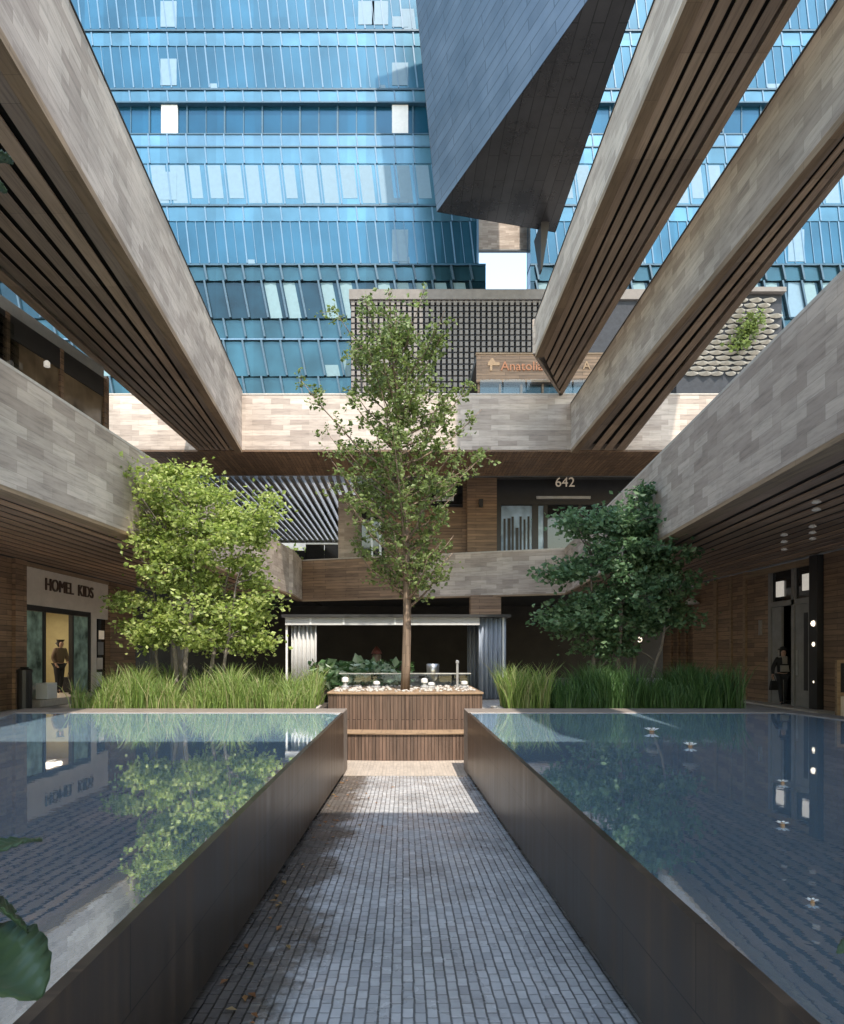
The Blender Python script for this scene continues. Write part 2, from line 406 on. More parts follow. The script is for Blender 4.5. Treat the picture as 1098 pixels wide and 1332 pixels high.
tag(MB().poly([(-2.2, 13.05, E(-2.338)), (2.3, 13.05, E(-2.338)), (2.3, 15.9, E(-2.338)), (-2.2, 15.9, E(-2.338))]).build('path', FSTONE), kind='structure')

def pool(side, label, outer):
    X = -1.14 if side < 0 else 1.22
    s = side; t = .05
    root = thing('pool_basin', label, 'pool', (X, 7, 0))
    m = MB(); yn = 1.5
    zb = lambda y: pz(y)+.07
    n = 12
    for i in range(n):
        ya, yb = yn+(13-yn)*i/n, yn+(13-yn)*(i+1)/n
        x0, x1 = X, X+s*t
        bot = [(x0, ya, zb(ya)), (x1, ya, zb(ya)), (x1, yb, zb(yb)), (x0, yb, zb(yb))]
        top = [(x, y, RIM) for x, y, _ in bot]
        if s < 0: bot.reverse(); top.reverse()
        m.hexa(bot, top)
    m.build('inner_wall', POOLM, root)
    m = MB()
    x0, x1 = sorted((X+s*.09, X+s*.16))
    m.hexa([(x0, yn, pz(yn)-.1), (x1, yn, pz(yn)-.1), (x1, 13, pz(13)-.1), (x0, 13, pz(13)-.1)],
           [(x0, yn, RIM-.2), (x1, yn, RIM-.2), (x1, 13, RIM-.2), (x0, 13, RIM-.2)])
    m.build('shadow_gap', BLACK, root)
    # rim: far edge, end wall beside the bench and the outer edge
    (xo, yo), (xm, ym), (xn, ynn) = outer
    MB().prism([(X, 13), (xo, yo), (xo+s*.3, yo+.85), (X, 13.85)], RIM-1.3, RIM+.012).build('far_rim', RIMST, root, bevel=.012)
    MB().prism([(xo, yo), (xm, ym), (xn, ynn), (xn+s*.5, ynn), (xm+s*.5, ym), (xo+s*.3, yo+.85)], RIM-.37, RIM+.012).build('outer_rim', RIMST, root, bevel=.012)
    bx('near_wall', POOLM, root, *sorted((X+s*t, xn)), yn-.06, yn, -.02, RIM)
    MB().prism([(X+s*.06, yn), (X+s*.06, 13), (xo, yo), (xm, ym), (xn, yn)], RIM-.4, RIM-.3).build('pool_floor', CONC, root)
    w = MB().poly([(X+s*t, yn, WZ+.03), (X+s*t, 13, WZ+.03), (xo, 13, WZ+.03), (xm, ym, WZ+.03), (xn, yn, WZ+.03)][::(1 if s > 0 else -1)])
    if s > 0: w.f = [tuple(reversed(f)) for f in w.f]; w.f = [tuple(reversed(f)) for f in w.f]
    tag(w.build('water', WATER), kind='structure')
    return root
pool(-1, 'steel sided reflecting pool left of the sunken path, mirroring the lime green tree', [(-7.4, 13), (-6.95, 11.7), (-6.6, 1.5)])
pool(1, 'raised steel sided reflecting pool right of the sunken path, deep blue in shade', [(7.25, 13), (7.45, 11.5), (7.9, 1.5)])

# ------------------------------------------------------------------ planter with bench at the end of the path
def arc(x0, x1, y, sag, n=16):
    return [(x0+(x1-x0)*i/n, y-sag*(1-(2*i/n-1)**2)) for i in range(n+1)]
pl = thing('wooden_planter', 'curved wooden planter with a bench step at the end of the sunken path', 'planter', (0, 16.6, E(-2.34)))
a = arc(-1.72, 1.80, 15.6, .16)
MB().prism(a+[(1.80, 18.6), (-1.72, 18.6)], E(-2.33), E(-.93)).build('planter_wall', BATTEN, pl)
a2 = arc(-1.75, 1.83, 15.57, .16)
MB().prism(a2+[(1.83, 18.65), (-1.75, 18.65)], E(-.93), E(-.885)).build('coping', TRIM, pl, bevel=.01)
a3 = arc(-1.7, 1.8, 15.0, .14)
MB().prism(a3+list(reversed(arc(-1.7, 1.8, 15.59, .16))), E(-2.335), E(-1.77)).build('bench', BATTEN, pl)
a4 = arc(-1.72, 1.82, 14.96, .14)
MB().prism(a4+list(reversed(arc(-1.72, 1.82, 15.59, .16))), E(-1.765), E(-1.725)).build('bench_top', TRIM, pl, bevel=.008)
m = MB()
for i in range(260):
    x, y = random.uniform(-1.65, 1.72), random.uniform(15.75, 18.5); r = random.uniform(.02, .06)
    m.lathe((x, y, E(-.885)), [(r*.7, -.01), (r, r*.3), (r*.75, r*.75), (.1*r, r*.9)], 6)
tag(m.build('gravel', PEB, smooth=True), 'loose pale pebbles spread over the planter top around the tree foot', 'pebbles', kind='stuff')
m = MB()
for i in range(420):
    sx = random.choice((-1, 1)); x = random.uniform(1.95, 2.9)*sx+.05; y = random.uniform(13.9, 15.6); r = random.uniform(.03, .08)
    m.lathe((x, y, .28), [(r*.7, -.01), (r, r*.3), (r*.75, r*.75), (.1*r, r*.9)], 6)
tag(m.build('gravel', PEB, smooth=True), 'pale pebbles filling the strips between the planter and the grass beds', 'pebbles', kind='stuff')
gl = thing('glass_balustrade', 'low clear glass rail standing on the back of the planter behind the trunk', 'glass rail', (0, 18.2, E(-.885)))
for i in range(4):
    x0 = -1.72+i*.88
    bx('glass_panel', CLEAR, gl, x0+.02, x0+.86, 18.2, 18.215, E(-.86), E(-.55))
bx('top_rail', PALE, gl, -1.72, 1.80, 18.19, 18.225, E(-.55), E(-.52))
def fitting(px, h, label):
    D = 17.0; x = xat(px, D); z = E(-.885)
    t = thing('garden_light', label, 'light', (x, D, z), 'small white lights on the planter')
    MB().lathe((x, D, z), [(.1, 0), (.1, .06), (.06, .09), (.05, h*.6)], 12).build('base', PALE, t, smooth=False)
    MB().lathe((x, D, z), [(.085, h*.6), (.085, h*.9), (.03, h)], 12).build('lamp_head', WHITE, t)
fitting(449, .3, 'small white garden light on the planter, leftmost of five')
fitting(490, .2, 'small white garden light on the planter between the leftmost one and the trunk')
fitting(552, .27, 'small white garden light on the planter just right of the tree trunk')
fitting(561, .17, 'low white garden light on the planter in front of the steel urn')
fitting(604, .2, 'small white garden light on the planter beside the thin steel post')
u = thing('steel_urn', 'silver steel urn on a foot standing behind the planter right of the trunk', 'urn', (xat(563, 19.2), 19.2, 0))
MB().lathe((xat(563, 19.2), 19.2, 0), [(.15, 0), (.12, .6), (.07, .72), (.13, .8), (.17, .95), (.18, 1.2), (.15, 1.21), (.13, 1.0)], 18).build('bowl', STEEL, u, smooth=True)
m = MB().tube([(xat(595, 17.4), 17.4, E(-.885)), (xat(595, 17.4), 17.4, E(-.25))], [.035, .03], 8)
m.lathe((xat(595, 17.4), 17.4, E(-.25)), [(.045, 0), (.045, .06), (.01, .08)], 8)
tag(m.build('steel_post', PALE, loc=(xat(595, 17.4), 17.4, E(-.885))), 'thin pale steel post on the planter right of the urn', 'post')

# ------------------------------------------------------------------ grass beds
def bed(x0, x1, y0, y1, n, mat, label, hs=(.55, .95), edge=None):
    m = MB()
    for i in range(n):
        x, y = random.uniform(x0, x1), random.uniform(y0, y1)
        cl = .74+.3*math.sin(x*3.1+1.3*math.sin(y*2.2))+.2*math.sin(x*9.7+y*3)+random.gauss(0, .12)
        h = random.uniform(*hs)*min(1.2, max(.35, cl)); a = random.uniform(0, 6.28); ln = random.uniform(.1, .5)*h
        dx, dy = math.cos(a)*ln, math.sin(a)*ln; w = random.uniform(.006, .013)
        ta = random.uniform(0, 3.14); wx, wy = math.cos(ta)*w, math.sin(ta)*w
        z = .3; P = []
        for t, k in ((0, 1), (.45, .9), (.8, .6)):
            q = t*t
            P += [(x+dx*q-wx*k, y+dy*q-wy*k, z+h*t), (x+dx*q+wx*k, y+dy*q+wy*k, z+h*t)]
        P.append((x+dx*1.15, y+dy*1.15, z+h*.98))
        m.add(P, [(0, 1, 3, 2), (2, 3, 5, 4), (4, 5, 6)])
    tag(m.build('ornamental_grass', mat), label, 'grass', kind='stuff')
    b = MB().box(x0-.15, x1+.15, y0-.08, y1+.1, .005, .31)
    tag(b.build('flower_bed', SOIL), 'low dark soil bed under '+label, 'planting bed')
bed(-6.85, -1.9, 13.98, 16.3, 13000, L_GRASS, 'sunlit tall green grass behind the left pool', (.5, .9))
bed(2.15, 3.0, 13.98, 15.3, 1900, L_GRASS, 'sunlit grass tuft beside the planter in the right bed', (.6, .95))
bed(3.15, 7.0, 13.98, 16.3, 9500, L_GRASS_SHADE, 'grass behind the right pool with blades darkened as shade', (.6, .95))

# ------------------------------------------------------------------ trees
def add_leaf(m, c, size, nrm=None):
    d = Vector((random.gauss(0, 1), random.gauss(0, 1), random.gauss(-.1, .55))).normalized()
    up = Vector((random.gauss(0, .7), random.gauss(0, .7), random.uniform(.2, 1)))
    s = d.cross(up)
    if s.length < .05: return
    s.normalize(); n = s.cross(d)
    L = size*random.uniform(.55, 1.4); w = L*.36
    c = Vector(c)
    m.add([c, c+d*L*.5+s*w-n*w*.35, c+d*L, c+d*L*.5-s*w-n*w*.35], [(0, 1, 2), (0, 2, 3)])
def curve(a, b, lift, n=5):
    a, b = Vector(a), Vector(b); out = []
    for i in range(n+1):
        t = i/n; q = a.lerp(b, t); q.z += lift*math.sin(math.pi*t)
        out.append(q+Vector((random.gauss(0, .02), random.gauss(0, .02), random.gauss(0, .02)))*(1 if 0 < i < n else 0))
    return out

def centre_tree():
    D = 16.5; x0 = xat(527, D); z0 = E(-.9); H = zat(400, D)-z0
    root = thing('young_tree', 'slender upright young tree with a single pale trunk in the wooden planter', 'tree', (x0, D, z0))
    n = 14; pts = []
    for i in range(n+1):
        t = i/n; pts.append(Vector((x0+.05*math.sin(t*7)-.45*max(0, t-.4), D+.05*math.sin(t*5+1), z0+t*H)))
    MB().tube(pts, [.105*(1-t/n)**.75+.012 for t in range(n+1)], 10).build('trunk', BARK, root, smooth=True)
    lim = MB(); lv = MB()
    prof = [(.2, .8), (.28, 1.1), (.375, 1.35), (.49, 1.8), (.63, 2.0), (.77, 1.75), (.89, 1.45), (.96, .8), (1, .35)]
    def R(t):
        for (a, ra), (b, rb) in zip(prof, prof[1:]):
            if a <= t <= b: return ra+(rb-ra)*(t-a)/(b-a)
        return prof[0][1]
    nb = 84
    for k in range(nb):
        t0 = .215+.72*(k/nb)**.95; i = t0*n; j = int(i); base = pts[j].lerp(pts[min(n, j+1)], i-j)
        az = k*2.399+random.uniform(-.4, .4); rise = random.uniform(.35, 1.0)
        tt = min(1, t0+.09)
        r = R(tt)*random.uniform(.66, 1.2)
        r *= 1.12 if math.cos(az) < 0 else 1
        tip = base+Vector((math.cos(az)*r, math.sin(az)*r, r*rise+.12))
        if tip.z > z0+H: tip.z = z0+H
        c = curve(base, tip, -.1*r); rr = .036*(1-t0)+.014
        lim.tube(c, [rr*(1-.8*q/5) for q in range(6)], 5)
        nt_ = int(5+r*4.5)
        for q in range(nt_):
            s = random.uniform(.22, 1.0); ii = s*5; jj = min(4, int(ii)); b0 = c[jj].lerp(c[jj+1], ii-jj)
            d = Vector((random.gauss(0, 1), random.gauss(0, 1), random.gauss(.5, .6))).normalized()*random.uniform(.18, .5)*(1.15-.35*s)
            b1 = b0+d
            lim.tube([b0, b0+d*.5+Vector((0, 0, .02)), b1], [.009, .006, .003], 3)
            for w in range(random.randint(10, 19)):
                e = random.uniform(.15, 1.1)
                add_leaf(lv, b0+d*e+Vector((random.gauss(0, .06), random.gauss(0, .06), random.gauss(0, .06))), .105)
    for w in range(260):
        e = random.uniform(.82, 1.0)*n; j = min(n-1, int(e))
        add_leaf(lv, pts[j].lerp(pts[j+1], e-j)+Vector((random.gauss(0, .13), random.gauss(0, .13), random.gauss(0, .12))), .1)
    lim.build('branches', BARK, root, smooth=True)
    lv.build('crown', L_MID, root)
centre_tree()

def bushy(label, D, base_px, stems, blobs, mat, size, seed, bark, dens=1.0):
    random.seed(seed)
    bxx = xat(base_px, D); z0 = .3
    root = thing('broadleaf_tree', label, 'tree', (bxx, D, z0))
    st = MB(); lim = MB(); lv = MB(); tops = []
    for (px0, px1, py1, r, dy) in stems:
        a = Vector((xat(px0, D), D+dy*.4, z0-.1)); b = at(px1, py1, D); b.y = D+dy
        c = curve(a, b, 0, 7); st.tube(c, [r*(1-.7*i/7) for i in range(8)], 8); tops += c[3:]
    for (px, py, rx, ry, k) in blobs:
        for q in range(max(2, int(k))):
            u = random.gauss(0, .42); v = random.gauss(0, .42)
            dy = random.gauss(0, .55)*min(1.4, rx/F*D)
            c = at(px+u*rx, py+v*ry, D); c.y += dy
            near = min(tops, key=lambda t: (t-c).length+max(0, t.z-c.z)*1.5)
            lim.tube(curve(near, c, .08, 4), [.022, .017, .013, .009, .005], 5)
            rad = random.uniform(.24, .5)
            for w in range(int(dens*random.randint(75, 150))):
                o = Vector((random.gauss(0, .5)*rad, random.gauss(0, .5)*rad, random.gauss(0, .27)*rad-.05))
                add_leaf(lv, c+o, size)
            for w in range(4):
                e = c+Vector((random.gauss(0, .5)*rad, random.gauss(0, .5)*rad, random.gauss(0, .2)*rad))
                lim.tube([c, e], [.006, .003], 3)
    st.build('trunk', bark, root, smooth=True); lim.build('branches', bark, root, smooth=True); lv.build('crown', mat, root)
bushy('leafy lime green tree in full sun with several stems behind the left pool', 15.4, 255,
      [(232, 215, 700, .075, .1), (240, 262, 680, .07, -.3), (262, 300, 700, .06, .3), (285, 310, 760, .05, -.2), (205, 190, 760, .045, .4)],
      [(205, 618, 40, 16, 6), (240, 645, 65, 32, 17), (165, 640, 22, 22, 5), (190, 672, 45, 30, 8), (300, 672, 52, 34, 14), (335, 690, 26, 26, 7), (240, 700, 62, 34, 13), (215, 745, 42, 32, 9),
       (265, 765, 60, 40, 15), (320, 745, 30, 20, 3), (188, 805, 28, 20, 6), (168, 778, 32, 9, 5), (215, 800, 40, 26, 8), (285, 808, 50, 30, 11), (325, 795, 30, 20, 6), (290, 835, 50, 14, 6), (330, 832, 25, 8, 4), (195, 825, 20, 10, 3), (255, 715, 60, 22, 9), (200, 715, 36, 24, 6), (315, 720, 32, 18, 4), (240, 615, 40, 12, 5), (150, 655, 16, 24, 4), (240, 820, 40, 16, 6)],
      L_LIME, .108, 11, BARKG, 1.15)
bushy('dense dark green shaded tree behind the right pool', 16.2, 800,
      [(775, 770, 720, .06, .1), (800, 810, 690, .07, -.2), (820, 850, 720, .06, .3), (835, 870, 780, .05, -.2)],
      [(820, 685, 55, 28, 18), (770, 690, 34, 26, 8), (855, 672, 28, 16, 5), (785, 725, 50, 34, 16), (850, 730, 42, 38, 16), (740, 735, 28, 24, 6), (815, 775, 58, 36, 19), (875, 755, 26, 36, 9), (750, 795, 34, 28, 10), (735, 805, 24, 18, 6), (795, 820, 48, 22, 12), (850, 805, 36, 22, 8), (715, 735, 14, 14, 2), (838, 648, 36, 8, 3), (770, 835, 36, 10, 4), (880, 800, 18, 16, 3)],
      L_DEEP, .125, 23, BARKG, 1.15)
random.seed(99)

# ------------------------------------------------------------------ walkways, balconies
def slat_row(root, a0, a1, b0, b1, n, z0, z1, mat, gap=.22):
    """n slats filling the strip whose left edge runs a0>b0 and right edge a1>b1"""
    for i in range(n):
        u0, u1 = (i+gap/2)/n, (i+1-gap/2)/n
        q = [lerp(a0, a1, u0), lerp(a0, a1, u1), lerp(b0, b1, u1), lerp(b0, b1, u0)]
        MB().prism(q, z0, z1).build('slat', mat, root)
def beam(name, label, nl, nr, fl, fr, zb, zt, nsl, trims, slat, gap):
    root = thing(name, label, 'walkway', ((nl[0]+nr[0])/2, (nl[1]+fl[1])/2, zb))
    t = .14
    def strip(u, v):     # distances from the left edge / right edge as fractions
        return u, v
    wn = nr[0]-nl[0]; wf = fr[0]-fl[0]
    L0, L1 = nl, fl; R0, R1 = nr, fr
    inl = lambda e, d: (e[0]+d, e[1])
    MB().prism([L0, inl(L0, t), inl(L1, t), L1], zb+.012, zt).build('stone_parapet', STONE, root)
    MB().prism([inl(R0, -t), R0, R1, inl(R1, -t)], zb+.012, zt).build('stone_parapet', STONE, root)
    MB().plate(fl, fr, .1, zb+.012, zt-.02).build('end_panel', STONE, root)
    MB().prism([inl(L0, t), inl(R0, -t), inl(R1, -t), inl(L1, t)], zb+.22, zb+.5).build('deck', BLACK, root)
    MB().prism([inl(L0, -.02), inl(L0, t+.02), inl(L1, t+.02), inl(L1, -.02)], zt+.002, zt+.03).build('coping', DFRAME, root)
    MB().prism([inl(R0, -t-.02), inl(R0, .02), inl(R1, .02), inl(R1, -t-.02)], zt+.002, zt+.03).build('coping', DFRAME, root)
    tw = .24
    a0, a1, b0, b1 = inl(L0, -.006), inl(R0, .006), inl(L1, -.006), inl(R1, .006)
    if 'L' in trims:
        k = min(tw, .3*wn); MB().prism([a0, inl(L0, k), inl(L1, tw), b0], zb-.13, zb+.01).build('edge_trim', TRIM, root); a0, b0 = inl(L0, k), inl(L1, tw)
    if 'R' in trims:
        k = min(tw, .3*wn); MB().prism([inl(R0, -k), a1, b1, inl(R1, -tw)], zb-.13, zb+.01).build('edge_trim', TRIM, root); a1, b1 = inl(R0, -k), inl(R1, -tw)
    slat_row(root, a0, a1, b0, b1, nsl, zb-.025, zb+.0, slat, gap)
    return root
YB = 26.0
beam('overhead_walkway', 'broad stone faced overhead walkway with wide wood slats under it, crossing the upper left corner',
     (-8.95, 1.95), (-4.58, 1.95), (-7.9, YB-.02), (-6.15, YB-.02), E(7.76), E(10.03), 8, 'R', SLATW, .32)
beam('overhead_walkway', 'steep stone faced walkway with slatted underside directly right of the dark metal block',
     (4.13, 1.95), (5.93, 1.95), (4.31, 22.3), (6.03, 25.95), E(9.8), E(10.95), 6, 'L', SLATW, .3)
beam('overhead_walkway', 'pale grey stone walkway with a thin slatted underside running to the top right corner',
     (6.30, 5.0), (6.62, 5.0), (6.37, YB-.02), (8.45, YB-.02), E(7.76), E(9.5), 4, 'L', SLATW, .36)

def bridge(name, label, y0, y1, x0, x1, zb, zt):
    r = thing(name, label, 'bridge', ((x0+x1)/2, (y0+y1)/2, zb))
    bx('stone_parapet', STONE, r, x0, x1, y0, y0+.2, zb, zt)
    bx('stone_parapet', STONE, r, x0, x1, y1-.2, y1, zb, zt)
    bx('coping', COPE, r, x0, x1, y0-.02, y0+.24, zt+.001, zt+.05)
    bx('coping', COPE, r, x0, x1, y1-.24, y1+.02, zt+.001, zt+.05)
    bx('deck', CONC, r, x0, x1, y0+.2, y1-.2, zb+.35, zb+.7)
    n = 9; w = (y1-y0)/n
    for i in range(n): bx('soffit_board', WOODW, r, x0, x1, y0+w*i+.015, y0+w*(i+1)-.015, zb-.06, zb-.002)
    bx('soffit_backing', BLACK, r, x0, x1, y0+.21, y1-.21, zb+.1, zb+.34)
    return r
bridge('stone_bridge', 'sunlit pale stone bridge crossing the back of the court at the third level', YB, 29.6, -14, 13.2, E(7.76), E(9.85))
bridge('stone_bridge', 'unseen stone bridge added overhead behind the viewer to shade the near court', -6.0, 1.9, -14, 13.2, E(7.76), E(9.85))  # added out of view; its front edge shapes the near shadow

def balcony(name, label, pts, t, zb, zt, mat=STONE, mats=None, cap=COPE):
    r = thing(name, label, 'balcony', (pts[0][0], pts[0][1], zb))
    for i, (a, b) in enumerate(zip(pts, pts[1:])):
        MB().plate(a, b, t, zb, zt).build('parapet', (mats or [mat]*9)[i], r)
        MB().plate(a, b, t+.02, zt+.002, zt+.05).build('coping', cap, r)
        MB().plate(a, b, .28*(1 if t > 0 else -1), zb-.075, zb-.003).build('edge_trim', TRIM, r)
    return r
ZB, ZT = E(2.625), E(4.52)
lx = lambda y: -6.95+.067*y
rx = lambda y: 4.555+.0822*y
lb = balcony('left_balcony', 'long warm toned stone balcony on the left side above the kids shop', [(lx(-8), -8), (lx(29.6), 29.6), (lx(29.6)+.12, 29.95), (lx(29.9)-.02, 33.4)], .24, ZB, ZT)
lb.name = 'stone_balcony'
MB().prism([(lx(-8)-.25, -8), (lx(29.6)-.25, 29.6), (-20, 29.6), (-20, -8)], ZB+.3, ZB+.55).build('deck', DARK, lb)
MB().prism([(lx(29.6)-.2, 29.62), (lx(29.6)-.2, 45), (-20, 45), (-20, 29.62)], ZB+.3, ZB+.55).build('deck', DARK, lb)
slat_row(lb, (-10.55, -8), (lx(-8)-.29, -8), (-10.55, 29.4), (lx(29.4)-.29, 29.4), 13, ZB-.03, ZB-.005, SLATR, .42)
rb = balcony('stone_balcony', 'long shaded grey stone balcony on the right side above the wood clad shops', [(rx(29.6), 29.6), (rx(-8), -8)], .24, ZB, ZT)
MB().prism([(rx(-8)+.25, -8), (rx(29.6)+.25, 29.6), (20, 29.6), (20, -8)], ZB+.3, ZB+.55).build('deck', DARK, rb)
slat_row(rb, (rx(-8)+.29, -8), (10.85, -8), (rx(29.4)+.29, 29.4), (10.85, 29.4), 14, ZB-.03, ZB-.005, SLATR, .4)
P1, PM, P2 = (-4.96, 33.45), (.72, 31.65), (7.0, 29.65)
bb = balcony('stone_balcony', 'second floor stone balcony across the back, left half browned for shade and bounce', [P1, PM, P2], .22, ZB, ZT+.02, mats=[WOODW, STONE])  # brown wood on the left stands in for shade and warm bounce
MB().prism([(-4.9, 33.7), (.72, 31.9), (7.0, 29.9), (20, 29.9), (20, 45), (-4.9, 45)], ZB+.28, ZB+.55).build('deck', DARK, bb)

# ------------------------------------------------------------------ back of the court, ground level
bw = thing('back_wall', 'dark recessed ground floor wall under the back balcony', 'wall', (0, 42, 0))
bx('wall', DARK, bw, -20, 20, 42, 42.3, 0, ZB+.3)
def pillar(px0, px1, D, z0, z1, mat, label, name='pillar', dep=.6):
    o = MB().box(xat(px0, D), xat(px1, D), D, D+dep, z0, z1)
    return tag(o.build(name, mat, loc=(xat(px0, D), D, z0), bevel=.015), label, 'pillar')
pillar(612, 652, 30.6, 0, ZB-.01, WOODW, 'brown wood clad pillar under the back balcony right of the white curtained pavilion')
pillar(222, 238, 27.5, 0, ZB-.01, CONC, 'grey concrete pillar standing behind the lime green tree')
pillar(195, 200, 30, 0, ZB-.01, GREYF, 'thin grey post in the dark gap right of the kids shop', dep=.15)

# pavilion with curtains
pv = thing('curtain_pavilion', 'open flat topped pavilion with gathered white curtains, some shade tinted, behind the planter', 'pavilion', (xat(515, 22), 23.5, 0))
DX = 22.0; xa, xb = xat(371, DX), xat(660, DX); zt = zat(803, DX); zv = zat(813, DX)
bx('front_valance', CURT, pv, xa, xat(624, DX), DX, DX+.08, zv, zt)
bx('roof', DFRAME, pv, xa-.1, xb+.1, DX-.12, DX+3.4, zt+.002, zt+.09)
for px in (371, 404, 447, 514, 656):
    x = xat(px, DX)
    if px in (371, 656):
        for yy in (DX+.1, DX+3.2): bx('post', WHITE, pv, x-.04 if px > 500 else x, x+.06, yy, yy+.1, 0, zt)
    else: bx('valance_tie', WHITE, pv, x-.03, x+.03, DX-.02, DX-.001, zv+.01, zt-.02)
def curtain(x0, x1, y, z0, z1, mat, nf):
    m = MB(); n = nf*8; P = []
    for i in range(n+1):
        t = i/n; P.append((x0+(x1-x0)*t, y+.07*math.sin(t*nf*2*math.pi)+.02*math.sin(t*17)))
    for (a, b) in zip(P, P[1:]):
        m.poly([(a[0], a[1], z0), (b[0], b[1], z0), (b[0], b[1], z1), (a[0], a[1], z1)])
    o = m.build('curtain', mat, pv, smooth=True)
    s = o.modifiers.new('thickness', 'SOLIDIFY'); s.thickness = .012
    return o
curtain(xat(378, DX), xat(411, DX), DX+.22, .02, zv+.1, CURT, 6)
curtain(xat(624, DX), xat(659, DX), DX+.12, .02, zt-.01, CURT_SHADE, 6)
curtain(xat(620, DX), xat(650, DX), DX+3.1, .02, zt-.01, CURT_SHADE, 5)
ln = thing('lantern', 'small red and white lantern standing in the dark pavilion', 'lantern', (xat(490, 23.6), 23.6, 0))
MB().lathe((xat(490, 23.6), 23.6, 0), [(.22, 0), (.22, .9), (.18, .92)], 12).build('stand', DFRAME, ln)
MB().lathe((xat(490, 23.6), 23.6, .93), [(.13, 0), (.16, .1), (.16, .5), (.11, .55)], 12).build('body', plain('lantern_cream', (.2, .15, .11), .6), ln, smooth=True)
MB().lathe((xat(490, 23.6), 23.6, 1.49), [(.19, 0), (.14, .12), (.03, .25)], 12).build('cap', plain('lantern_red', (.12, .035, .025), .6), ln, smooth=True)
# leafy clump in front of the pavilion
random.seed(5)
h = thing('leafy_shrub', 'clump of pale green and white leaves in front of the pavilion', 'shrub', (xat(462, 20), 20, 0))
m = MB()
for i in range(520):
    x = random.uniform(xat(412, 20), xat(514, 20)); y = random.uniform(19.6, 20.8); z = random.uniform(.62, 1.18)+.1*math.sin(x*4)
    add_leaf(m, (x, y, z), .3)
m.build('foliage', L_HOSTA, h)
m = MB()
for i in range(40):
    x = random.uniform(xat(416, 20), xat(510, 20)); y = random.uniform(19.8, 20.6)
    m.tube([(x, y, 0), (x+random.gauss(0, .1), y+random.gauss(0, .1), .9)], [.012, .006], 4)
m.build('stems', BARKG, h)
hd = thing('clipped_hedge', 'dark clipped hedge behind the pale leafy clump inside the pavilion', 'hedge', (xat(462, 21.2), 21.2, 0))
m = MB()
for i in range(2600):
    add_leaf(m, (random.uniform(xat(405, 21.2), xat(535, 21.2)), random.uniform(20.95, 21.6), random.uniform(.05, 1.26)), .15)
m.build('foliage', L_HEDGE, hd)
bx('core', DARK, hd, xat(408, 21.2), xat(532, 21.2), 21.05, 21.5, 0, 1.15)

# ------------------------------------------------------------------ back, second level
zl = E(4.55)
w2 = thing('upper_shop_front', 'dark upper shop front with the number 642 over a pale lit glass door', 'shop front', (xat(720, 32.4), 32.4, zl))
D2 = 32.4
X = lambda px: xat(px, D2)
Z = lambda py: zat(py, D2)
bx('transom_panel', DFRAME, w2, X(645), X(830), D2-.1, D2+.1, Z(657), Z(622))
bx('left_jamb', DFRAME, w2, X(645), X(651), D2-.12, D2+.1, ZB+.55, Z(657))
for a, b, mt in ((652, 692, G_BLUE), (700, 707, G_BLUE), (712, 752, G_DARK), (757, 800, G_DARK)):
    bx('glass_pane', mt, w2, X(a), X(b), D2, D2+.03, ZB+.55, Z(658))
for a, b in ((692, 700), (707, 712), (752, 757), (800, 830)): bx('mullion', DFRAME, w2, X(a), X(b), D2-.06, D2+.06, ZB+.55, Z(657))
bx('light_strip', PALE, w2, X(697), X(767), D2-.2, D2-.101, Z(650), Z(646.5))
bx('canopy_edge', GREYF, w2, X(650), X(795), D2-.25, D2-.101, Z(624), Z(621))
for k in range(7):     # dim figures of furniture behind the pale glass
    px = 655+k*5.2; bx('display_silhouette', DFRAME, w2, X(px), X(px+2.5+1.5*random.random()), D2-.02, D2-.002, ZB+.56, Z(690-20*random.random()))
letters('642', .62, .02, CREAM, w2, (X(731), D2-.62, Z(632)), (math.pi/2, 0, 0))
w3 = thing('wood_wall', 'brown wood clad wall with dark recesses behind the slender tree at second level', 'wall', (X(540), D2, zl))
bx('cladding', WOODW, w3, X(500), X(607), D2, D2+.2, ZB+.55, Z(618))
bx('pier', WOODW, w3, X(607), X(645), D2-.35, D2+.2, ZB+.55, Z(618))
bx('recess_glass', G_DARK, w3, X(470), X(500), D2+.4, D2+.45, ZB+.55, Z(618))
bx('recess_frame', PALE, w3, X(482), X(485), D2+.3, D2+.39, ZB+.55, Z(640))
bx('recess_frame', PALE, w3, X(493), X(496), D2+.3, D2+.39, ZB+.55, Z(640))
bx('window', G_DARK, w3, X(560), X(602), D2-.03, D2-.002, Z(660), Z(632))
bx('light_box', WHITE, w3, X(565), X(590), D2-.12, D2-.03, Z(652), Z(647))
bx('wall_lamp', DFRAME, w3, X(622), X(627), D2-.5, D2-.351, Z(662), Z(652))
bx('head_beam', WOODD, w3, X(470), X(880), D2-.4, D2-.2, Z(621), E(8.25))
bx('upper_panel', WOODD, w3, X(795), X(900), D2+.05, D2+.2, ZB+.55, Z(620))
tag(MB().box(xat(440, 33.3), xat(470, 33.3), 33.3, 33.9, ZB+.56, E(8.2)).build('pillar', STONE, loc=(xat(440, 33.3), 33.3, ZB+.56)), 'stone clad pillar between the white louvre ceiling and the slender tree', 'pillar')
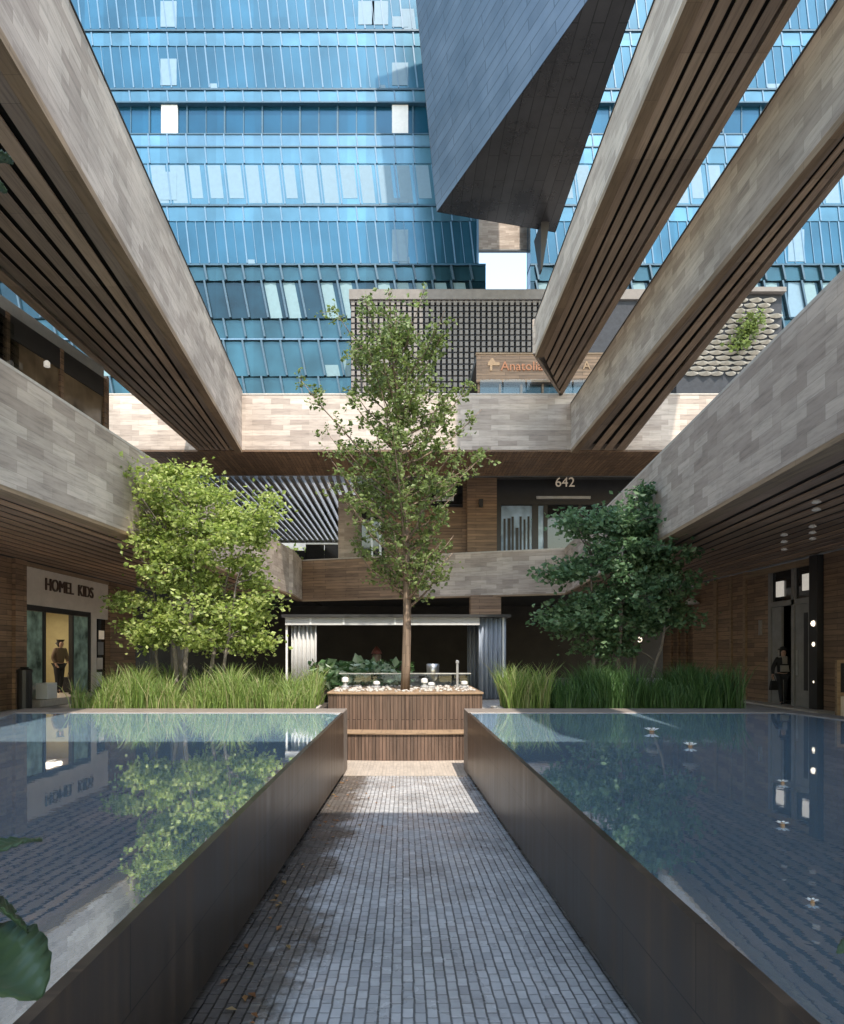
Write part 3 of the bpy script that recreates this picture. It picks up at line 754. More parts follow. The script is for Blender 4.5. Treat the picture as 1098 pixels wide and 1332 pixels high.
# white louvred ceiling beyond the bridge
lv = thing('louvre_ceiling', 'ceiling of white parallel louvres beyond the bridge on the left', 'ceiling', (-5.5, 37, E(7.65)))
bx('white_sheet', LOUVRE, lv, -9.45, -1.9, 29.7, 46.5, E(7.74), E(7.75))
for i in range(22):
    x = -9.4+i*.34
    bx('louvre', GREYF, lv, x, x+.15, 29.7, 46.5, E(7.6), E(7.72))
bx('cross_bar', GREYF, lv, -9.4, -1.8, 46.51, 46.65, E(7.55), E(7.8))
gb = thing('glass_balustrade', 'dark glass rail along the terrace edge below the white louvres', 'glass rail', (-4, 34.2, ZB+.56))
for i in range(3): bx('glass_panel', G_DARK, gb, -4.9+i*.95, -3.98+i*.95, 34.2, 34.23, ZB+.56, E(5.45))
bx('top_rail', PALE, gb, -4.9, -2.08, 34.18, 34.25, E(5.45), E(5.5))
hg = thing('clipped_hedge', 'green hedge seen under the far end of the white louvres', 'hedge', (-5, 48, ZB))
m = MB()
for i in range(2200): add_leaf(m, (random.uniform(-9.5, -2.5), random.uniform(46.9, 48.0), random.uniform(ZB+.6, E(7.35))), .3)
m.build('foliage', L_LIME, hg); bx('core', DARK, hg, -9.4, -2.6, 47.1, 47.9, ZB+.55, E(7.1))
sw = MB().box(-9.75, -9.5, 29.7, 47, ZB+.56, E(7.7))
tag(sw.build('side_wall', CONC, loc=(-9.6, 38, ZB+.56)), 'grey side wall under the left edge of the white louvres', 'wall')
tag(MB().box(-20, 20, 49.0, 49.4, ZB, E(8.0)).build('podium_wall', CONC, loc=(0, 49, ZB)), 'plain concrete wall closing the terrace behind the hedge', 'wall')

# ------------------------------------------------------------------ left: upper glass front and the kids shop
ug = thing('upper_shop_front', 'recessed upper glass shop front above the left balcony with painted warm reflections', 'shop front', (-8.6, 12, ZB+.56))
gx = lambda y: -8.65+.151*(y-14.6)
ys = [2, 5, 8, 11, 13.3, 14.8, 16.6, 18.4]
for a, b in zip(ys, ys[1:]):
    MB().plate((gx(a+.06), a+.06), (gx(b-.06), b-.06), .04, ZB+.56, E(6.9)).build('glass_pane', G_WARM, ug)
    MB().plate((gx(b-.06)+.05, b-.06), (gx(b+.06)+.05, b+.06), .14, ZB+.56, E(7.4)).build('mullion', WOODD, ug)
MB().plate((gx(2)+.03, 2), (gx(18.4)+.03, 18.4), .12, E(6.9), E(7.4)).build('head_frame', DFRAME, ug)
bx('return_wall', DARK, ug, -20, gx(18.4)-.1, 18.3, 18.5, ZB+.56, E(7.5))
MB().prism([(gx(2), 2), (gx(18.4), 18.4), (-20, 18.4), (-20, 2)], E(7.41), E(7.7)).build('ceiling', CONC, ug)
for y in (9.5, 12.4, 15.6):
    MB().lathe((gx(y)+.35, y, E(6.55)), [(.07, 0), (.07, .1), (.03, .14)], 8).build('spot_lamp', LAMPD, ug)
bl = thing('glass_balustrade', 'glass balustrade panel with a white end post above the left balcony', 'glass rail', (-7.6, 17.5, ZB+.56))
bx('end_post', WHITE, bl, xat(129, 19.2), xat(135, 19.2), 19.15, 19.3, ZB+.56, zat(515, 19.2))
bx('end_post', WOODD, bl, xat(136, 19.3), xat(140, 19.3), 19.25, 19.4, ZB+.56, zat(490, 19.3))
MB().plate((-8.55, 13.5), (xat(129, 19.2)-.02, 19.15), .02, ZB+.56, zat(516, 19.2)).build('glass_panel', CLEAR, bl)

XW = -10.5
Lw = thing('shop_building', 'brown wood clad kids shop with a beige sign panel and glass doors', 'shop', (XW, 20, 0))
def lw(name, mat, d0, d1, z0, z1, x0=XW-.2, x1=XW, par=None): return bx(name, mat, par or Lw, x0, x1, d0, d1, z0, z1)
top = ZB-.07
lw('wood_wall', WOODW, 2, 18.3, 0, top)
lw('wood_pier', WOODW, 18.3, 18.85, 0, top, XW-.2, XW+.1)
sp = lw('sign_panel', STUCCO, 18.85, 24.8, E(1.38), top-.12, XW-.2, XW-.02)
lw('head_trim', TRIM, 18.85, 24.8, top-.119, top, XW-.2, XW+.03)
lw('beige_pier', STUCCO, 23.0, 23.4, 0, E(1.38), XW-.2, XW-.02)
dw = lw('display_window', G_DARK, 23.4, 24.25, 0.2, E(1.2), XW-.2, XW-.1)
for k, (z0, z1, mt) in enumerate([(.35, .85, WHITE), (.95, 1.35, STUCCO), (1.45, 1.9, GREYF), (2.0, 2.3, CREAM)]):
    lw('poster', mt, 23.5+.08*k, 23.95+.06*k, z0, z1, XW-.099, XW-.08, dw)
lw('beige_pier', STUCCO, 23.4, 24.3, E(1.2), E(1.379), XW-.2, XW-.02)
lw('wood_pier', WOODW, 24.3, 26.6, 0, top, XW-.5, XW+.06)
lw('end_return', WOODD, 26.4, 26.6, 0, top, -20, XW-.5)
lw('door_step', COPE, 18.9, 23.0, 0.004, .2, XW-1.6, XW+.45)
fr = lw('door_frame', DFRAME, 18.86, 22.99, E(1.22), E(1.379), XW-.16, XW-.03)
for d in (18.87, 20.02, 21.72, 22.9): lw('upright', DFRAME, d, d+.09, .2, E(1.22), XW-.16, XW-.03, fr)
lw('glass_pane', G_GREEN, 18.97, 20.01, .2, E(1.21), XW-.12, XW-.09)
lw('glass_pane', G_GREEN, 21.82, 22.89, .2, E(1.21), XW-.12, XW-.09)
lw('shop_wall', OLIVE, 18, 26, 0.2, E(1.6), -14.6, -14.4)
lw('shop_wall', OLIVE, 18.0, 18.2, 0.2, E(1.6), -14.4, XW-.21)
lw('shop_wall', OLIVE, 25.2, 25.4, 0.2, E(1.6), -14.4, XW-.51)
lw('shop_floor', TRIM, 18.2, 25.2, .19, .201, -14.4, XW-1.61)
lw('shop_ceiling', STUCCO, 18.2, 25.2, E(1.6), E(1.7), -14.4, XW-.21)
lw('ceiling_light', LAMPC, 19.5, 24, E(1.55), E(1.599), -13, -12)
for w_, y_ in (('HOMEL', 20.85), ('KIDS', 22.55)): letters(w_, .52, .02, BROWNL, Lw, (XW+.005, y_, E(2.02)), (math.pi/2, 0, math.pi/2))
bn = thing('litter_bin', 'dark round litter bin against the wood pier left of the kids shop door', 'bin', (-10.05, 18.1, 0))
MB().lathe((-10.05, 18.1, 0), [(.18, 0), (.18, 1.0), (.2, 1.0), (.2, 1.06), (.13, 1.1)], 14).build('bin_body', DFRAME, bn)
MB().lathe((-10.05, 18.1, 1.101), [(.1, 0), (.1, .04)], 12).build('lid', BLACK, bn)
tag(MB().box(-10.35, -10.02, 19.2, 19.75, .21, .66).build('white_box', WHITE, loc=(-10.2, 19.4, .2), bevel=.015), 'white display box on the step by the kids shop door', 'box')
random.seed(3)

# ------------------------------------------------------------------ right: wood clad shops
XQ = 10.8
Rw = thing('shop_building', 'dark wood clad shop with tall grey doors on the right side', 'shop', (XQ, 20, 0))
def rw(name, mat, d0, d1, z0, z1, x0=XQ, x1=XQ+.2, par=None): return bx(name, mat, par or Rw, x0, x1, d0, d1, z0, z1)
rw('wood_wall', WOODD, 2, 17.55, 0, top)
rw('dark_post', DFRAME, 17.6, 17.95, 0, top, XQ-.14, XQ+.2)
rw('head_trim', TRIM, 18.0, 21.55, top-.2, top-.03, XQ-.06, XQ+.2)
rw('transom_glass', G_DARK, 18.0, 20.1, E(1.5), top-.2, XQ+.05, XQ+.08)
for d in (18.0, 18.85, 20.05): rw('upright', GREYF, d, d+.14, 0, top-.2, XQ-.02, XQ+.14)
rw('transom_bar', GREYF, 18.14, 20.05, E(1.35), E(1.5), XQ-.02, XQ+.12)
for a, b in ((18.14, 18.85),):
    dd = rw('door', GREYF, a+.02, b-.02, .04, E(1.34), XQ+.02, XQ+.09)
    rw('handle', STEEL, b-.14, b-.11, .9, 1.6, XQ-.03, XQ+.015, dd)
    rw('door_panel', DFRAME, a+.12, a+.3, .5, E(1.1), XQ+.01, XQ+.018, dd)
dd = rw('door', GREYF, 19.55, 20.04, .04, E(1.34), XQ+.02, XQ+.09)
rw('handle', STEEL, 19.6, 19.63, .9, 1.6, XQ-.03, XQ+.015, dd)
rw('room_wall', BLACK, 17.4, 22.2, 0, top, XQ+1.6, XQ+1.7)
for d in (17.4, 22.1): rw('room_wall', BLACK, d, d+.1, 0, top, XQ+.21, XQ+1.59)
rw('wood_wall', WOODW, 20.2, 21.45, 0, top-.2)
rw('upright', TRIM, 21.45, 21.6, 0, top, XQ-.07, XQ+.2)
rw('wood_wall', WOODW, 21.6, 25.4, 0, top)
for d, w, mt in ((22.4, .1, TRIM), (23.45, .22, TRIM)): rw('upright', mt, d, d+w, 0, top, XQ-.06, XQ-.001)
rw('wall_hook', STEEL, 20.55, 20.62, E(.55), E(1.0), XQ-.08, XQ-.001)
rw('wood_wall', WOODD, 25.4, 30, 0, top, XQ+.6, XQ+.8)
for k in range(5): rw('lattice_post', WOODW, 25.6+k*.75, 25.68+k*.75, 0, top, XQ+.4, XQ+.5)
rw('door_sill', COPE, 17.0, 21.6, .004, .05, XQ-.5, XQ+.15)
for d, z in ((19.45, 1.85), (18.15, 1.92)):
    rw('window_lamp', LAMPD, d, d+.35, E(z)-.22, E(z)+.22, XQ+.0, XQ+.045)
def globe(px, py, D, r, label, name='globe_lamp', grp=None, hang=0):
    c = at(px, py, D)
    o = thing(name, label, 'lamp', tuple(c), grp)
    m = MB(); m.lathe((c.x, c.y, c.z-r), [(r*.05, 0), (r*.7, r*.3), (r, r), (r*.7, r*1.7), (r*.05, 2*r)], 12); m.build('globe', LAMP, o, smooth=True)
    if hang: MB().tube([(c.x, c.y, c.z+r), (c.x, c.y, c.z+hang)], [.008, .008], 5).build('cord', DFRAME, o)
    else: MB().box(c.x+r*.6, XQ-.15 if c.x < XQ-.2 else c.x+r*1.3, c.y-.03, c.y+.03, c.z-.03, c.z+.03).build('bracket', DFRAME, o)
globe(1059, 811, 17.75, .085, 'small glowing round lamp beside the tall grey doors, topmost of three', grp='round lamps by the doors')
globe(1060, 838, 17.75, .075, 'small glowing round lamp beside the tall grey doors, middle of three', grp='round lamps by the doors')
globe(1060, 887, 17.75, .05, 'tiny glowing round lamp beside the tall grey doors, lowest of three', grp='round lamps by the doors')
globe(832, 832, 27, .11, 'glowing round pendant lamp in the dark gap under the shaded tree', 'pendant_lamp', hang=1.9)
def shade(px, py, D, label):
    c = at(px, py, D); o = thing('pendant_lamp', label, 'lamp', tuple(c))
    MB().lathe(tuple(c), [(.3, 0), (.28, .05), (.1, .2), (.04, .22)], 14).build('lamp_shade', WHITE, o, smooth=True)
    MB().tube([(c.x, c.y, c.z+.22), (c.x, c.y, ZB+.28)], [.01, .01], 5).build('cord', DFRAME, o)
shade(850, 799, 27, 'pale dish shaped pendant lamp behind the shaded tree, nearer the court middle')
shade(899, 786, 25, 'pale dish shaped pendant lamp at the right edge of the shaded tree')
for (px, ys, lab) in ((1020, (695, 704, 714), 'stack of three pale lamps between the right soffit slats, left one of three stacks'), (1057, (684, 692, 700), 'stack of pale lamps between the right soffit slats above the tall grey doors'), (1062, (652, 662), 'pair of pale lamps between the right soffit slats, nearest to the viewer')):
    o = thing('soffit_lamp', lab, 'lamp', tuple(at(px, ys[0], (ZB-.1-EYE)/(VY-ys[0])*F)), 'lamps between the soffit slats')
    for py in ys:
        D = (ZB-.1-EYE)/(VY-py)*F; c = at(px, py, D)
        MB().lathe((c.x, c.y, c.z-.04), [(.03, 0), (.07, .015), (.07, .03), (.04, .06)], 12).build('bulb', LAMPS, o)
# chalkboard sign
ab = thing('chalkboard_sign', 'wooden framed chalkboard standing by the wall at the right edge', 'sign', (10.2, 15.4, 0))
bx('board', CHALK, ab, 9.86, 10.55, 15.42, 15.45, .62, 1.28)
for x in (9.78, 10.55): bx('frame_post', TRIM, ab, x, x+.08, 15.4, 15.48, 0, 1.36)
bx('frame_rail', TRIM, ab, 9.86, 10.55, 15.41, 15.47, 1.281, 1.36)
bx('frame_rail', TRIM, ab, 9.86, 10.55, 15.41, 15.47, .54, .619)
bx('lower_panel', STUCCO, ab, 9.88, 10.53, 15.425, 15.445, .06, .53)
m = MB()
for k in range(6): m.box(9.95, 10.1+.35*random.random(), 15.412, 15.418, 1.15-k*.08, 1.17-k*.08)
m.build('chalk_lines', GREYF, ab)

# ------------------------------------------------------------------ people
def skinned(name, J, ed, mat, parent, off, rot, lev=2, root=0):
    keys = list(J); ix = {k: i for i, k in enumerate(keys)}
    me = bpy.data.meshes.new(name); me.from_pydata([J[k][0] for k in keys], [(ix[a], ix[b]) for a, b in ed], [])
    o = bpy.data.objects.new(name, me); COL.objects.link(o)
    o.modifiers.new('s', 'SKIN'); sv = me.skin_vertices[0].data
    for k in keys:
        r = J[k][1]; sv[ix[k]].radius = r if isinstance(r, tuple) else (r, r)
        sv[ix[k]].use_root = (ix[k] == root)
    if lev: ss = o.modifiers.new('d', 'SUBSURF'); ss.levels = lev; ss.render_levels = lev
    dg = bpy.context.evaluated_depsgraph_get(); dg.update()
    nm = bpy.data.meshes.new_from_object(o.evaluated_get(dg)); bpy.data.objects.remove(o)
    nm.transform(Matrix.Rotation(rot, 4, 'Z'))
    nm.polygons.foreach_set('use_smooth', [True]*len(nm.polygons)); nm.materials.clear(); nm.materials.append(mat)
    q = bpy.data.objects.new(name, nm); COL.objects.link(q); q.parent = parent; q.location = off
    return q
def person(label, pos, rot, H, arms, lean, legs, top_m, leg_m, hair_m, longhair=False):
    root = thing('person', label, 'person', pos); s = H/1.72
    def V(x, y, z): return (x*s, (y+lean*max(0, z-.95))*s, z*s)
    J = {'pel': (V(0, 0, .95), (.135*s, .1*s)), 'waist': (V(0, .01, 1.1), (.12*s, .09*s)), 'chest': (V(0, .0, 1.3), (.15*s, .105*s)), 'neckb': (V(0, .0, 1.44), .07*s), 'neck': (V(0, -.015, 1.5), .052*s),
         'chin': (V(0, -.035, 1.555), .07*s), 'head': (V(0, -.02, 1.625), .088*s), 'crown': (V(0, -.005, 1.69), .068*s), 'nose': (V(0, -.125, 1.6), .014*s)}
    ed = [('pel', 'waist'), ('waist', 'chest'), ('chest', 'neckb'), ('neckb', 'neck'), ('neck', 'chin'), ('chin', 'head'), ('head', 'crown'), ('head', 'nose')]
    for sd, n in ((-1, 'l'), (1, 'r')):
        (ex, ey, ez), (hx, hy, hz) = arms[n]
        fy = legs[n]
        J[n+'sh'] = (V(.17*sd, 0, 1.41), .062*s); J[n+'el'] = (V(ex*sd, ey, ez), .045*s); J[n+'wr'] = (V(hx*sd, hy, hz), .03*s)
        J[n+'hip'] = (V(.09*sd, 0, .9), .095*s); J[n+'kn'] = (V(.1*sd, fy*.45-.02, .5), .062*s); J[n+'an'] = (V(.1*sd, fy, .09), .042*s); J[n+'toe'] = (V(.11*sd, fy-.16, .035), .036*s)
        ed += [('chest', n+'sh'), (n+'sh', n+'el'), (n+'el', n+'wr'), ('pel', n+'hip'), (n+'hip', n+'kn'), (n+'kn', n+'an'), (n+'an', n+'toe')]
        d = Vector((hx*sd, hy, hz))-Vector((ex*sd, ey, ez)); d.normalize()
        side = d.cross(Vector((0, 1, 0))); side = side.normalized() if side.length > .1 else Vector((1, 0, 0))
        w = Vector((hx*sd, hy, hz)); pm = w+d*.06
        J[n+'palm'] = (V(*pm), (.036*s, .02*s)); ed.append((n+'wr', n+'palm'))
        for f in range(4):
            q = pm+d*(.075+.012*(1.5-abs(f-1.5)))+side*(f-1.5)*.02+Vector((0, -.015, 0))
            J[n+'f%d' % f] = (V(*q), .009*s); ed.append((n+'palm', n+'f%d' % f))
        q = w+d*.075-side*.055+Vector((0, -.02, 0)); J[n+'th'] = (V(*q), .01*s); ed.append((n+'wr', n+'th'))
    body = skinned('body', J, ed, SKIN, root, (0, 0, 0), rot)
    def sub(keys, extra, grow, name, mat):
        K = {k: (J[k][0], tuple(r*grow for r in J[k][1]) if isinstance(J[k][1], tuple) else J[k][1]*grow) for k in keys}
        K.update(extra); return skinned(name, K, [e for e in ed if e[0] in K and e[1] in K]+[], mat, root, (0, 0, 0), rot)
    sub(['pel', 'waist', 'chest', 'neckb', 'lsh', 'lel', 'lwr', 'rsh', 'rel', 'rwr'], {}, 1.34, 'jacket', top_m)
    sub(['pel', 'lhip', 'lkn', 'lan', 'rhip', 'rkn', 'ran'], {}, 1.18, 'trousers', leg_m)
    for n in 'lr':
        K = {'a': (J[n+'an'][0], .05*s), 'b': (J[n+'toe'][0], .043*s)}
        skinned('shoe', K, [('a', 'b')], BLKCL, root, (0, 0, 0), rot)
    K = {'a': (V(0, .015, 1.645), .096*s), 'b': (V(0, .02, 1.69), .075*s), 'c': (V(0, .06, 1.58), .06*s)}
    e2 = [('a', 'b'), ('a', 'c')]
    if longhair: K['d'] = (V(0, .08, 1.42), .055*s); e2.append(('c', 'd'))
    skinned('hair', K, e2, hair_m, root, (0, 0, 0), rot)
    ey = MB(); R = Matrix.Rotation(rot, 3, 'Z')
    for x in (-.032, .032):
        p = R @ Vector(V(x, -.1, 1.628)); ey.lathe((p.x+pos[0], p.y+pos[1], p.z+pos[2]), [(.004, -.008), (.011, 0), (.004, .008)], 6)
    ey.build('eyes', BLKCL, root)
    p = R @ Vector(V(0, -.105, 1.56)); MB().lathe((p.x+pos[0], p.y+pos[1], p.z+pos[2]), [(.012, -.005), (.018, 0), (.012, .005)], 8).build('mouth', plain('lips', (.3, .12, .1), .5), root)
    return root, s, R, V
pp = (-11.15, 22.1, .205)
person('person in a brown jacket and dark trousers standing in the kids shop doorway', pp, math.radians(60), 1.72,
       {'l': ((.24, .0, 1.14), (.2, -.14, .95)), 'r': ((.24, -.02, 1.14), (.19, -.2, 1.0))}, -.12, {'l': -.06, 'r': .1}, JACKET, TROUS, HAIR)
bg = thing('shopping_bag', 'dark bag standing on the floor beside the person in the kids shop', 'bag', (-11.1, 22.75, .205))
MB().box(-11.3, -10.9, 22.6, 22.95, .205, .72).build('bag_body', BLKCL, bg, bevel=.03)
MB().tube([(-11.2, 22.77, .72), (-11.18, 22.77, .86), (-11.02, 22.77, .86), (-11.0, 22.77, .72)], [.012]*4, 5).build('handle', BLKCL, bg)
DP = 19.6; qp = (xat(1018, DP), DP, .004)
root, s, R, V = person('person in black coat and dark cap walking past the tall grey doors, carrying a bag', qp, math.radians(-8), 1.62,
       {'l': ((.27, .02, 1.16), (.3, -.06, .93)), 'r': ((.3, .04, 1.18), (.2, -.2, 1.02))}, -.05, {'l': -.18, 'r': .14}, BLKCL, TROUS, HAIR, True)
hc = R @ Vector(V(0, -.03, 1.715))
MB().lathe((hc.x+qp[0], hc.y+qp[1], hc.z+qp[2]), [(.15, -.02), (.15, 0), (.095, .005), (.085, .06), (.03, .085)], 16).build('cap', BLKCL, root, smooth=True)
sc = R @ Vector(V(0, -.12, 1.25))
MB().hexa([(qp[0]+sc.x+a, qp[1]+sc.y+b, .98) for a, b in ((-.12, -.05), (.12, -.05), (.1, .04), (-.1, .04))],
          [(qp[0]+sc.x+a, qp[1]+sc.y+b, 1.16) for a, b in ((-.1, -.04), (.1, -.04), (.1, .04), (-.1, .04))]).build('apron', GREYCL, root)
MB().hexa([(qp[0]+sc.x+a, qp[1]+sc.y+b-.01, 1.2) for a, b in ((-.05, -.05), (.05, -.05), (.05, .02), (-.05, .02))],
          [(qp[0]+sc.x+a, qp[1]+sc.y+b-.0, 1.42) for a, b in ((-.07, -.03), (.07, -.03), (.05, .04), (-.05, .04))]).build('scarf', GREYCL, root)
hb = thing('handbag', 'black handbag hanging from the hand of the person in the black coat', 'bag', (qp[0]-.3, qp[1]-.06, .45))
MB().hexa([(qp[0]-.4+a, qp[1]-.1+b, .45) for a, b in ((0, 0), (.24, 0), (.24, .12), (0, .12))], [(qp[0]-.36+a, qp[1]-.08+b, .72) for a, b in ((0, 0), (.16, 0), (.16, .08), (0, .08))]).build('bag_body', BLKCL, hb, bevel=.02)
MB().tube([(qp[0]-.35, qp[1]-.05, .72), (qp[0]-.3, qp[1]-.06, .88), (qp[0]-.22, qp[1]-.05, .72)], [.01]*3, 5).build('handle', BLKCL, hb)

# small pale things on the right pool
def floater(px, py, label, r):
    D = (1.127+.01)*F/(py-VY); c = Vector((xat(px, D), D, WZ+.03))
    o = thing('floating_flower', label, 'flower', tuple(c), 'white flowers floating on the right pool')
    m = MB()
    for k in range(7):
        t = k*.9; m.add([c+Vector((0, 0, .01)), c+Vector((math.cos(t-.35)*r*.7, math.sin(t-.35)*r*.7, r*.5)), c+Vector((math.cos(t)*r, math.sin(t)*r, r*.55)), c+Vector((math.cos(t+.35)*r*.7, math.sin(t+.35)*r*.7, r*.5))], [(0, 1, 2, 3)])
    m.build('petals', WHITE, o); MB().lathe(tuple(c), [(r*.3, .0), (r*.3, r*.4), (r*.1, r*.5)], 8).build('centre', plain('flower_heart', (.25, .14, .06), .7), o)
floater(848, 953, 'large white flower with a brown heart floating near the far rim of the right pool', .11)
floater(898, 972, 'white flower floating on the right pool, second from the far rim', .085)
floater(1018, 1020, 'small white flower floating in the middle of the right pool', .05)
floater(1018, 1075, 'white flower floating on the right pool below the reflection of the doors', .045)
floater(1057, 1176, 'white petal like flower floating nearest to the viewer on the right pool', .03)

# ------------------------------------------------------------------ glass tower
ROWS = [  # pixel rows, kind, lean of mullions
 (-330, -220, 'mid'), (-220, -200, 'light'), (-200, -90, 'mid'), (-90, -68, 'light'), (-68, 38, 'mid'), (42, 60, 'light'), (60, 115, 'mid'), (118, 133, 'light'), (133, 174, 'deep'), (174, 191, 'pale'), (191, 213, 'light'),
 (213, 266, 'blinds'), (269, 288, 'light'), (288, 343, 'mid'), (346, 366, 'teal'), (366, 415, 'tblinds'), (415, 440, 'teal'), (443, 490, 'teal2'), (490, 700, 'teal')]
KM = {'mid': G_MID, 'light': G_LIGHT, 'pale': G_PALE, 'deep': G_DEEP, 'blinds': G_LIGHT, 'teal': G_TEAL, 'tblinds': G_DTEAL, 'teal2': G_TEAL}
def tower(label, px0, px1, D, cols, seed, lowpx=None, deep=22):
    rnd = random.Random(seed)
    x0, x1 = xat(px0, D), xat(px1, D); zz = lambda y: zat(y, D)
    root = thing('glass_tower', label, 'office tower', ((x0+x1)/2, D+8, 0))
    bx('core', LINE, root, x0+.1, x1-.1, D+1.5, D+deep, 0, zz(-330))
    pitch = 24.6/F*D; nb = int((x1-x0)/pitch)+1
    for (ya, yb, k) in ROWS:
        z1, z0 = zz(ya), zz(yb); low = k[0] == 't'
        xr = x1+(.7 if low and lowpx else 0)
        rec = .35 if k == 'deep' else 0
        band = bx('window_band' if k not in ('light', 'pale') else 'spandrel', KM[k], root, x0, xr, D+rec, D+1.4, z0+.02, z1-.02)
        mm = MB(); lean = (.19 if low else .11)*(z1-z0)
        w = .05 if not low else .07; dp = .06 if not low else .24
        for i in range(nb):
            x = x0+i*pitch+.4
            if k == 'deep':
                if i % 2 == 0: mm.box(x-.06, x+.06, D+rec-.12, D+rec, z0, z1)
                else: mm.box(x-.035, x+.035, D+rec-.07, D+rec, z0, z1)
                continue
            for sh in ((0, pitch*.5) if k == 'mid' else (0,)):
                ww = w if sh == 0 else w*.45
                xt = x+sh; xb_ = xt+lean
                if xb_ > xr or xt < x0: continue
                mm.hexa([(xb_-ww, D-dp, z0+.03), (xb_+ww, D-dp, z0+.03), (xb_+ww, D-.001, z0+.03), (xb_-ww, D-.001, z0+.03)],
                        [(xt-ww, D-dp, z1-.03), (xt+ww, D-dp, z1-.03), (xt+ww, D-.001, z1-.03), (xt-ww, D-.001, z1-.03)])
        for q in range(8, len(mm.v), 8):      # a top rail ties the bars of one storey together
            mm.f.append((q-4, q-1, q+5, q+6) if q >= 8 else ())
        mm.build('glazing_bars', LINE if k == 'deep' else (FIN if low else MULL), band)
        if k in ('blinds', 'tblinds', 'mid', 'teal2'):
            for i in range(nb-1):
                x = x0+i*pitch+.4; hh = z1-z0
                if k == 'blinds':
                    a = .15 if rnd.random() < .55 else .03; u0, u1 = .12, rnd.choice((.72, .8, .88))
                elif k == 'tblinds':
                    if lowpx and x < xat(318, D): continue
                    if rnd.random() < .15: continue
                    a = .02; u0, u1 = .12, .74
                elif k == 'teal2':
                    if rnd.random() > .3: continue
                    a = 0; u0, u1 = .1, .8; hh *= rnd.uniform(.3, .6)
                else:
                    if rnd.random() > .1: continue
                    a = .0; u0, u1 = .05, rnd.uniform(.3, .8); hh *= rnd.uniform(.08, .3)
                lb_, lt_ = lean*(1-a), lean*(1-hh/(z1-z0))
                xb0, xt0 = x+lb_, x+lt_+(0 if hh >= .99*(z1-z0) else 0)
                za, zb_ = z0+a*hh, z0+hh*.96
                y = D-.012
                bot = [(xb0+u0*pitch, y, za), (xb0+u1*pitch, y, za), (xb0+u1*pitch, D-.002, za), (xb0+u0*pitch, D-.002, za)]
                tp = [(xt0+u0*pitch, y, zb_), (xt0+u1*pitch, y, zb_), (xt0+u1*pitch, D-.002, zb_), (xt0+u0*pitch, D-.002, zb_)]
                if bot[1][0] > xr: continue
                MB().hexa(bot, tp).build('blind', TBLIND if k[0] == 't' else BLIND, band)
    for y in (40, 116.5, 267.5, 344.5, 441.5, 133.2, 174.5, 191.2):
        th = 1.1 if y not in (133.2, 174.5, 191.2) else .8
        bx('floor_line', LINE if y != 441.5 else MULL, root, x0, x1+(.7 if y > 343 and lowpx else 0), D-.07 if y not in (133.2, 174.5) else D-.05, D+1.3, zz(y+th), zz(y-th))
    bx('edge_strip', MULL, root, x1+.001, x1+.16, D-.1, D+3, zz(343), zz(-330))
    for px, spans in cols:
        for (ya, yb) in spans:
            dd = .12 if (ya, yb) == (133, 174) else -.03
            bx('column', WHITE if dd > 0 else BLIND, root, xat(px-10, D), xat(px+11, D), D+dd, D+dd+.6 if dd > 0 else D-.002, zz(yb)+.1, zz(ya)-.1)
    return root
tower('large blue glass office tower filling the background behind the slender tree', -60, 620, 52, [(219, [(0, 37), (75, 113), (133, 174), (222, 262)]), (520, [(20, 37), (80, 113), (133, 174), (256, 266), (297, 342)]), (476, [(0, 34)]), (494, [(0, 34)])], 1, 632)
tower('blue glass office tower wing seen between the two right hand walkways', 690, 1420, 54, [(1035, [(297, 342), (366, 414)]), (870, [(80, 113), (133, 174)]), (1240, [(133, 174)])], 2, None, 2.2)
lk = thing('link_block', 'small brown stone link between the two glass towers under the metal block', 'building', (xat(655, 56), 57, E(32)))
bx('stone_face', STONE, lk, xat(621, 56), xat(700, 56), 56, 56.4, zat(324, 56), zat(280, 56))
bx('soffit', CONC, lk, xat(621, 56), xat(700, 56), 56.01, 56.38, zat(325.5, 56), zat(324.05, 56))

# dark metal volume
mv = thing('metal_clad_block', 'dark slate metal clad block jutting overhead in front of the tower', 'building', (7, 38, E(29.1)))
z = E(29.1); A = Vector((2.18, 45, z)); Cc = Vector((10.5, 47.2, z)); Bb = Vector((2.18+.412*16, 29, z)); Ee = Vector((10.33, 29, z))
up = Vector((-.098, -.02, 1))
top_z = 26
TA, TC, TB, TE = [q+Vector((up.x*top_z*k, 0, top_z)) for q, k in ((A, 1), (Cc, .2), (Bb, 1), (Ee, .2))]
th = .03
def slab(pts, n):
    m = MB(); pts = [Vector(p) for p in pts]; n = Vector(n)*th; k = len(pts)
    return m.add(pts+[p+n for p in pts], [tuple(range(k)), tuple(reversed(range(k, 2*k)))]+[(i, k+i, k+(i+1) % k, (i+1) % k) for i in range(k)])
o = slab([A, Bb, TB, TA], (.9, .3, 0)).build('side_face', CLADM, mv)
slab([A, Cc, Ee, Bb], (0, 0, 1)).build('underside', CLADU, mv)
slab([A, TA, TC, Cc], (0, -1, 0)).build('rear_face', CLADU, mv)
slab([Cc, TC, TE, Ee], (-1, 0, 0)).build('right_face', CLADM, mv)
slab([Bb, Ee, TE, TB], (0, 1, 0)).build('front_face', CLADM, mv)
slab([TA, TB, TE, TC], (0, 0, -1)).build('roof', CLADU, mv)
MB().hexa([(xat(702, 47), 46.6, zat(355, 47)), (xat(704, 47), 46.6, zat(355, 47)), (xat(704, 47), 47.2, zat(355, 47)), (xat(702, 47), 47.2, zat(355, 47))],
          [(xat(700, 47), 46.0, z), (xat(711, 47), 46.0, z), (xat(711, 47), 48.2, z), (xat(699, 47), 48.2, z)]).build('blade_fin', DFRAME, mv)

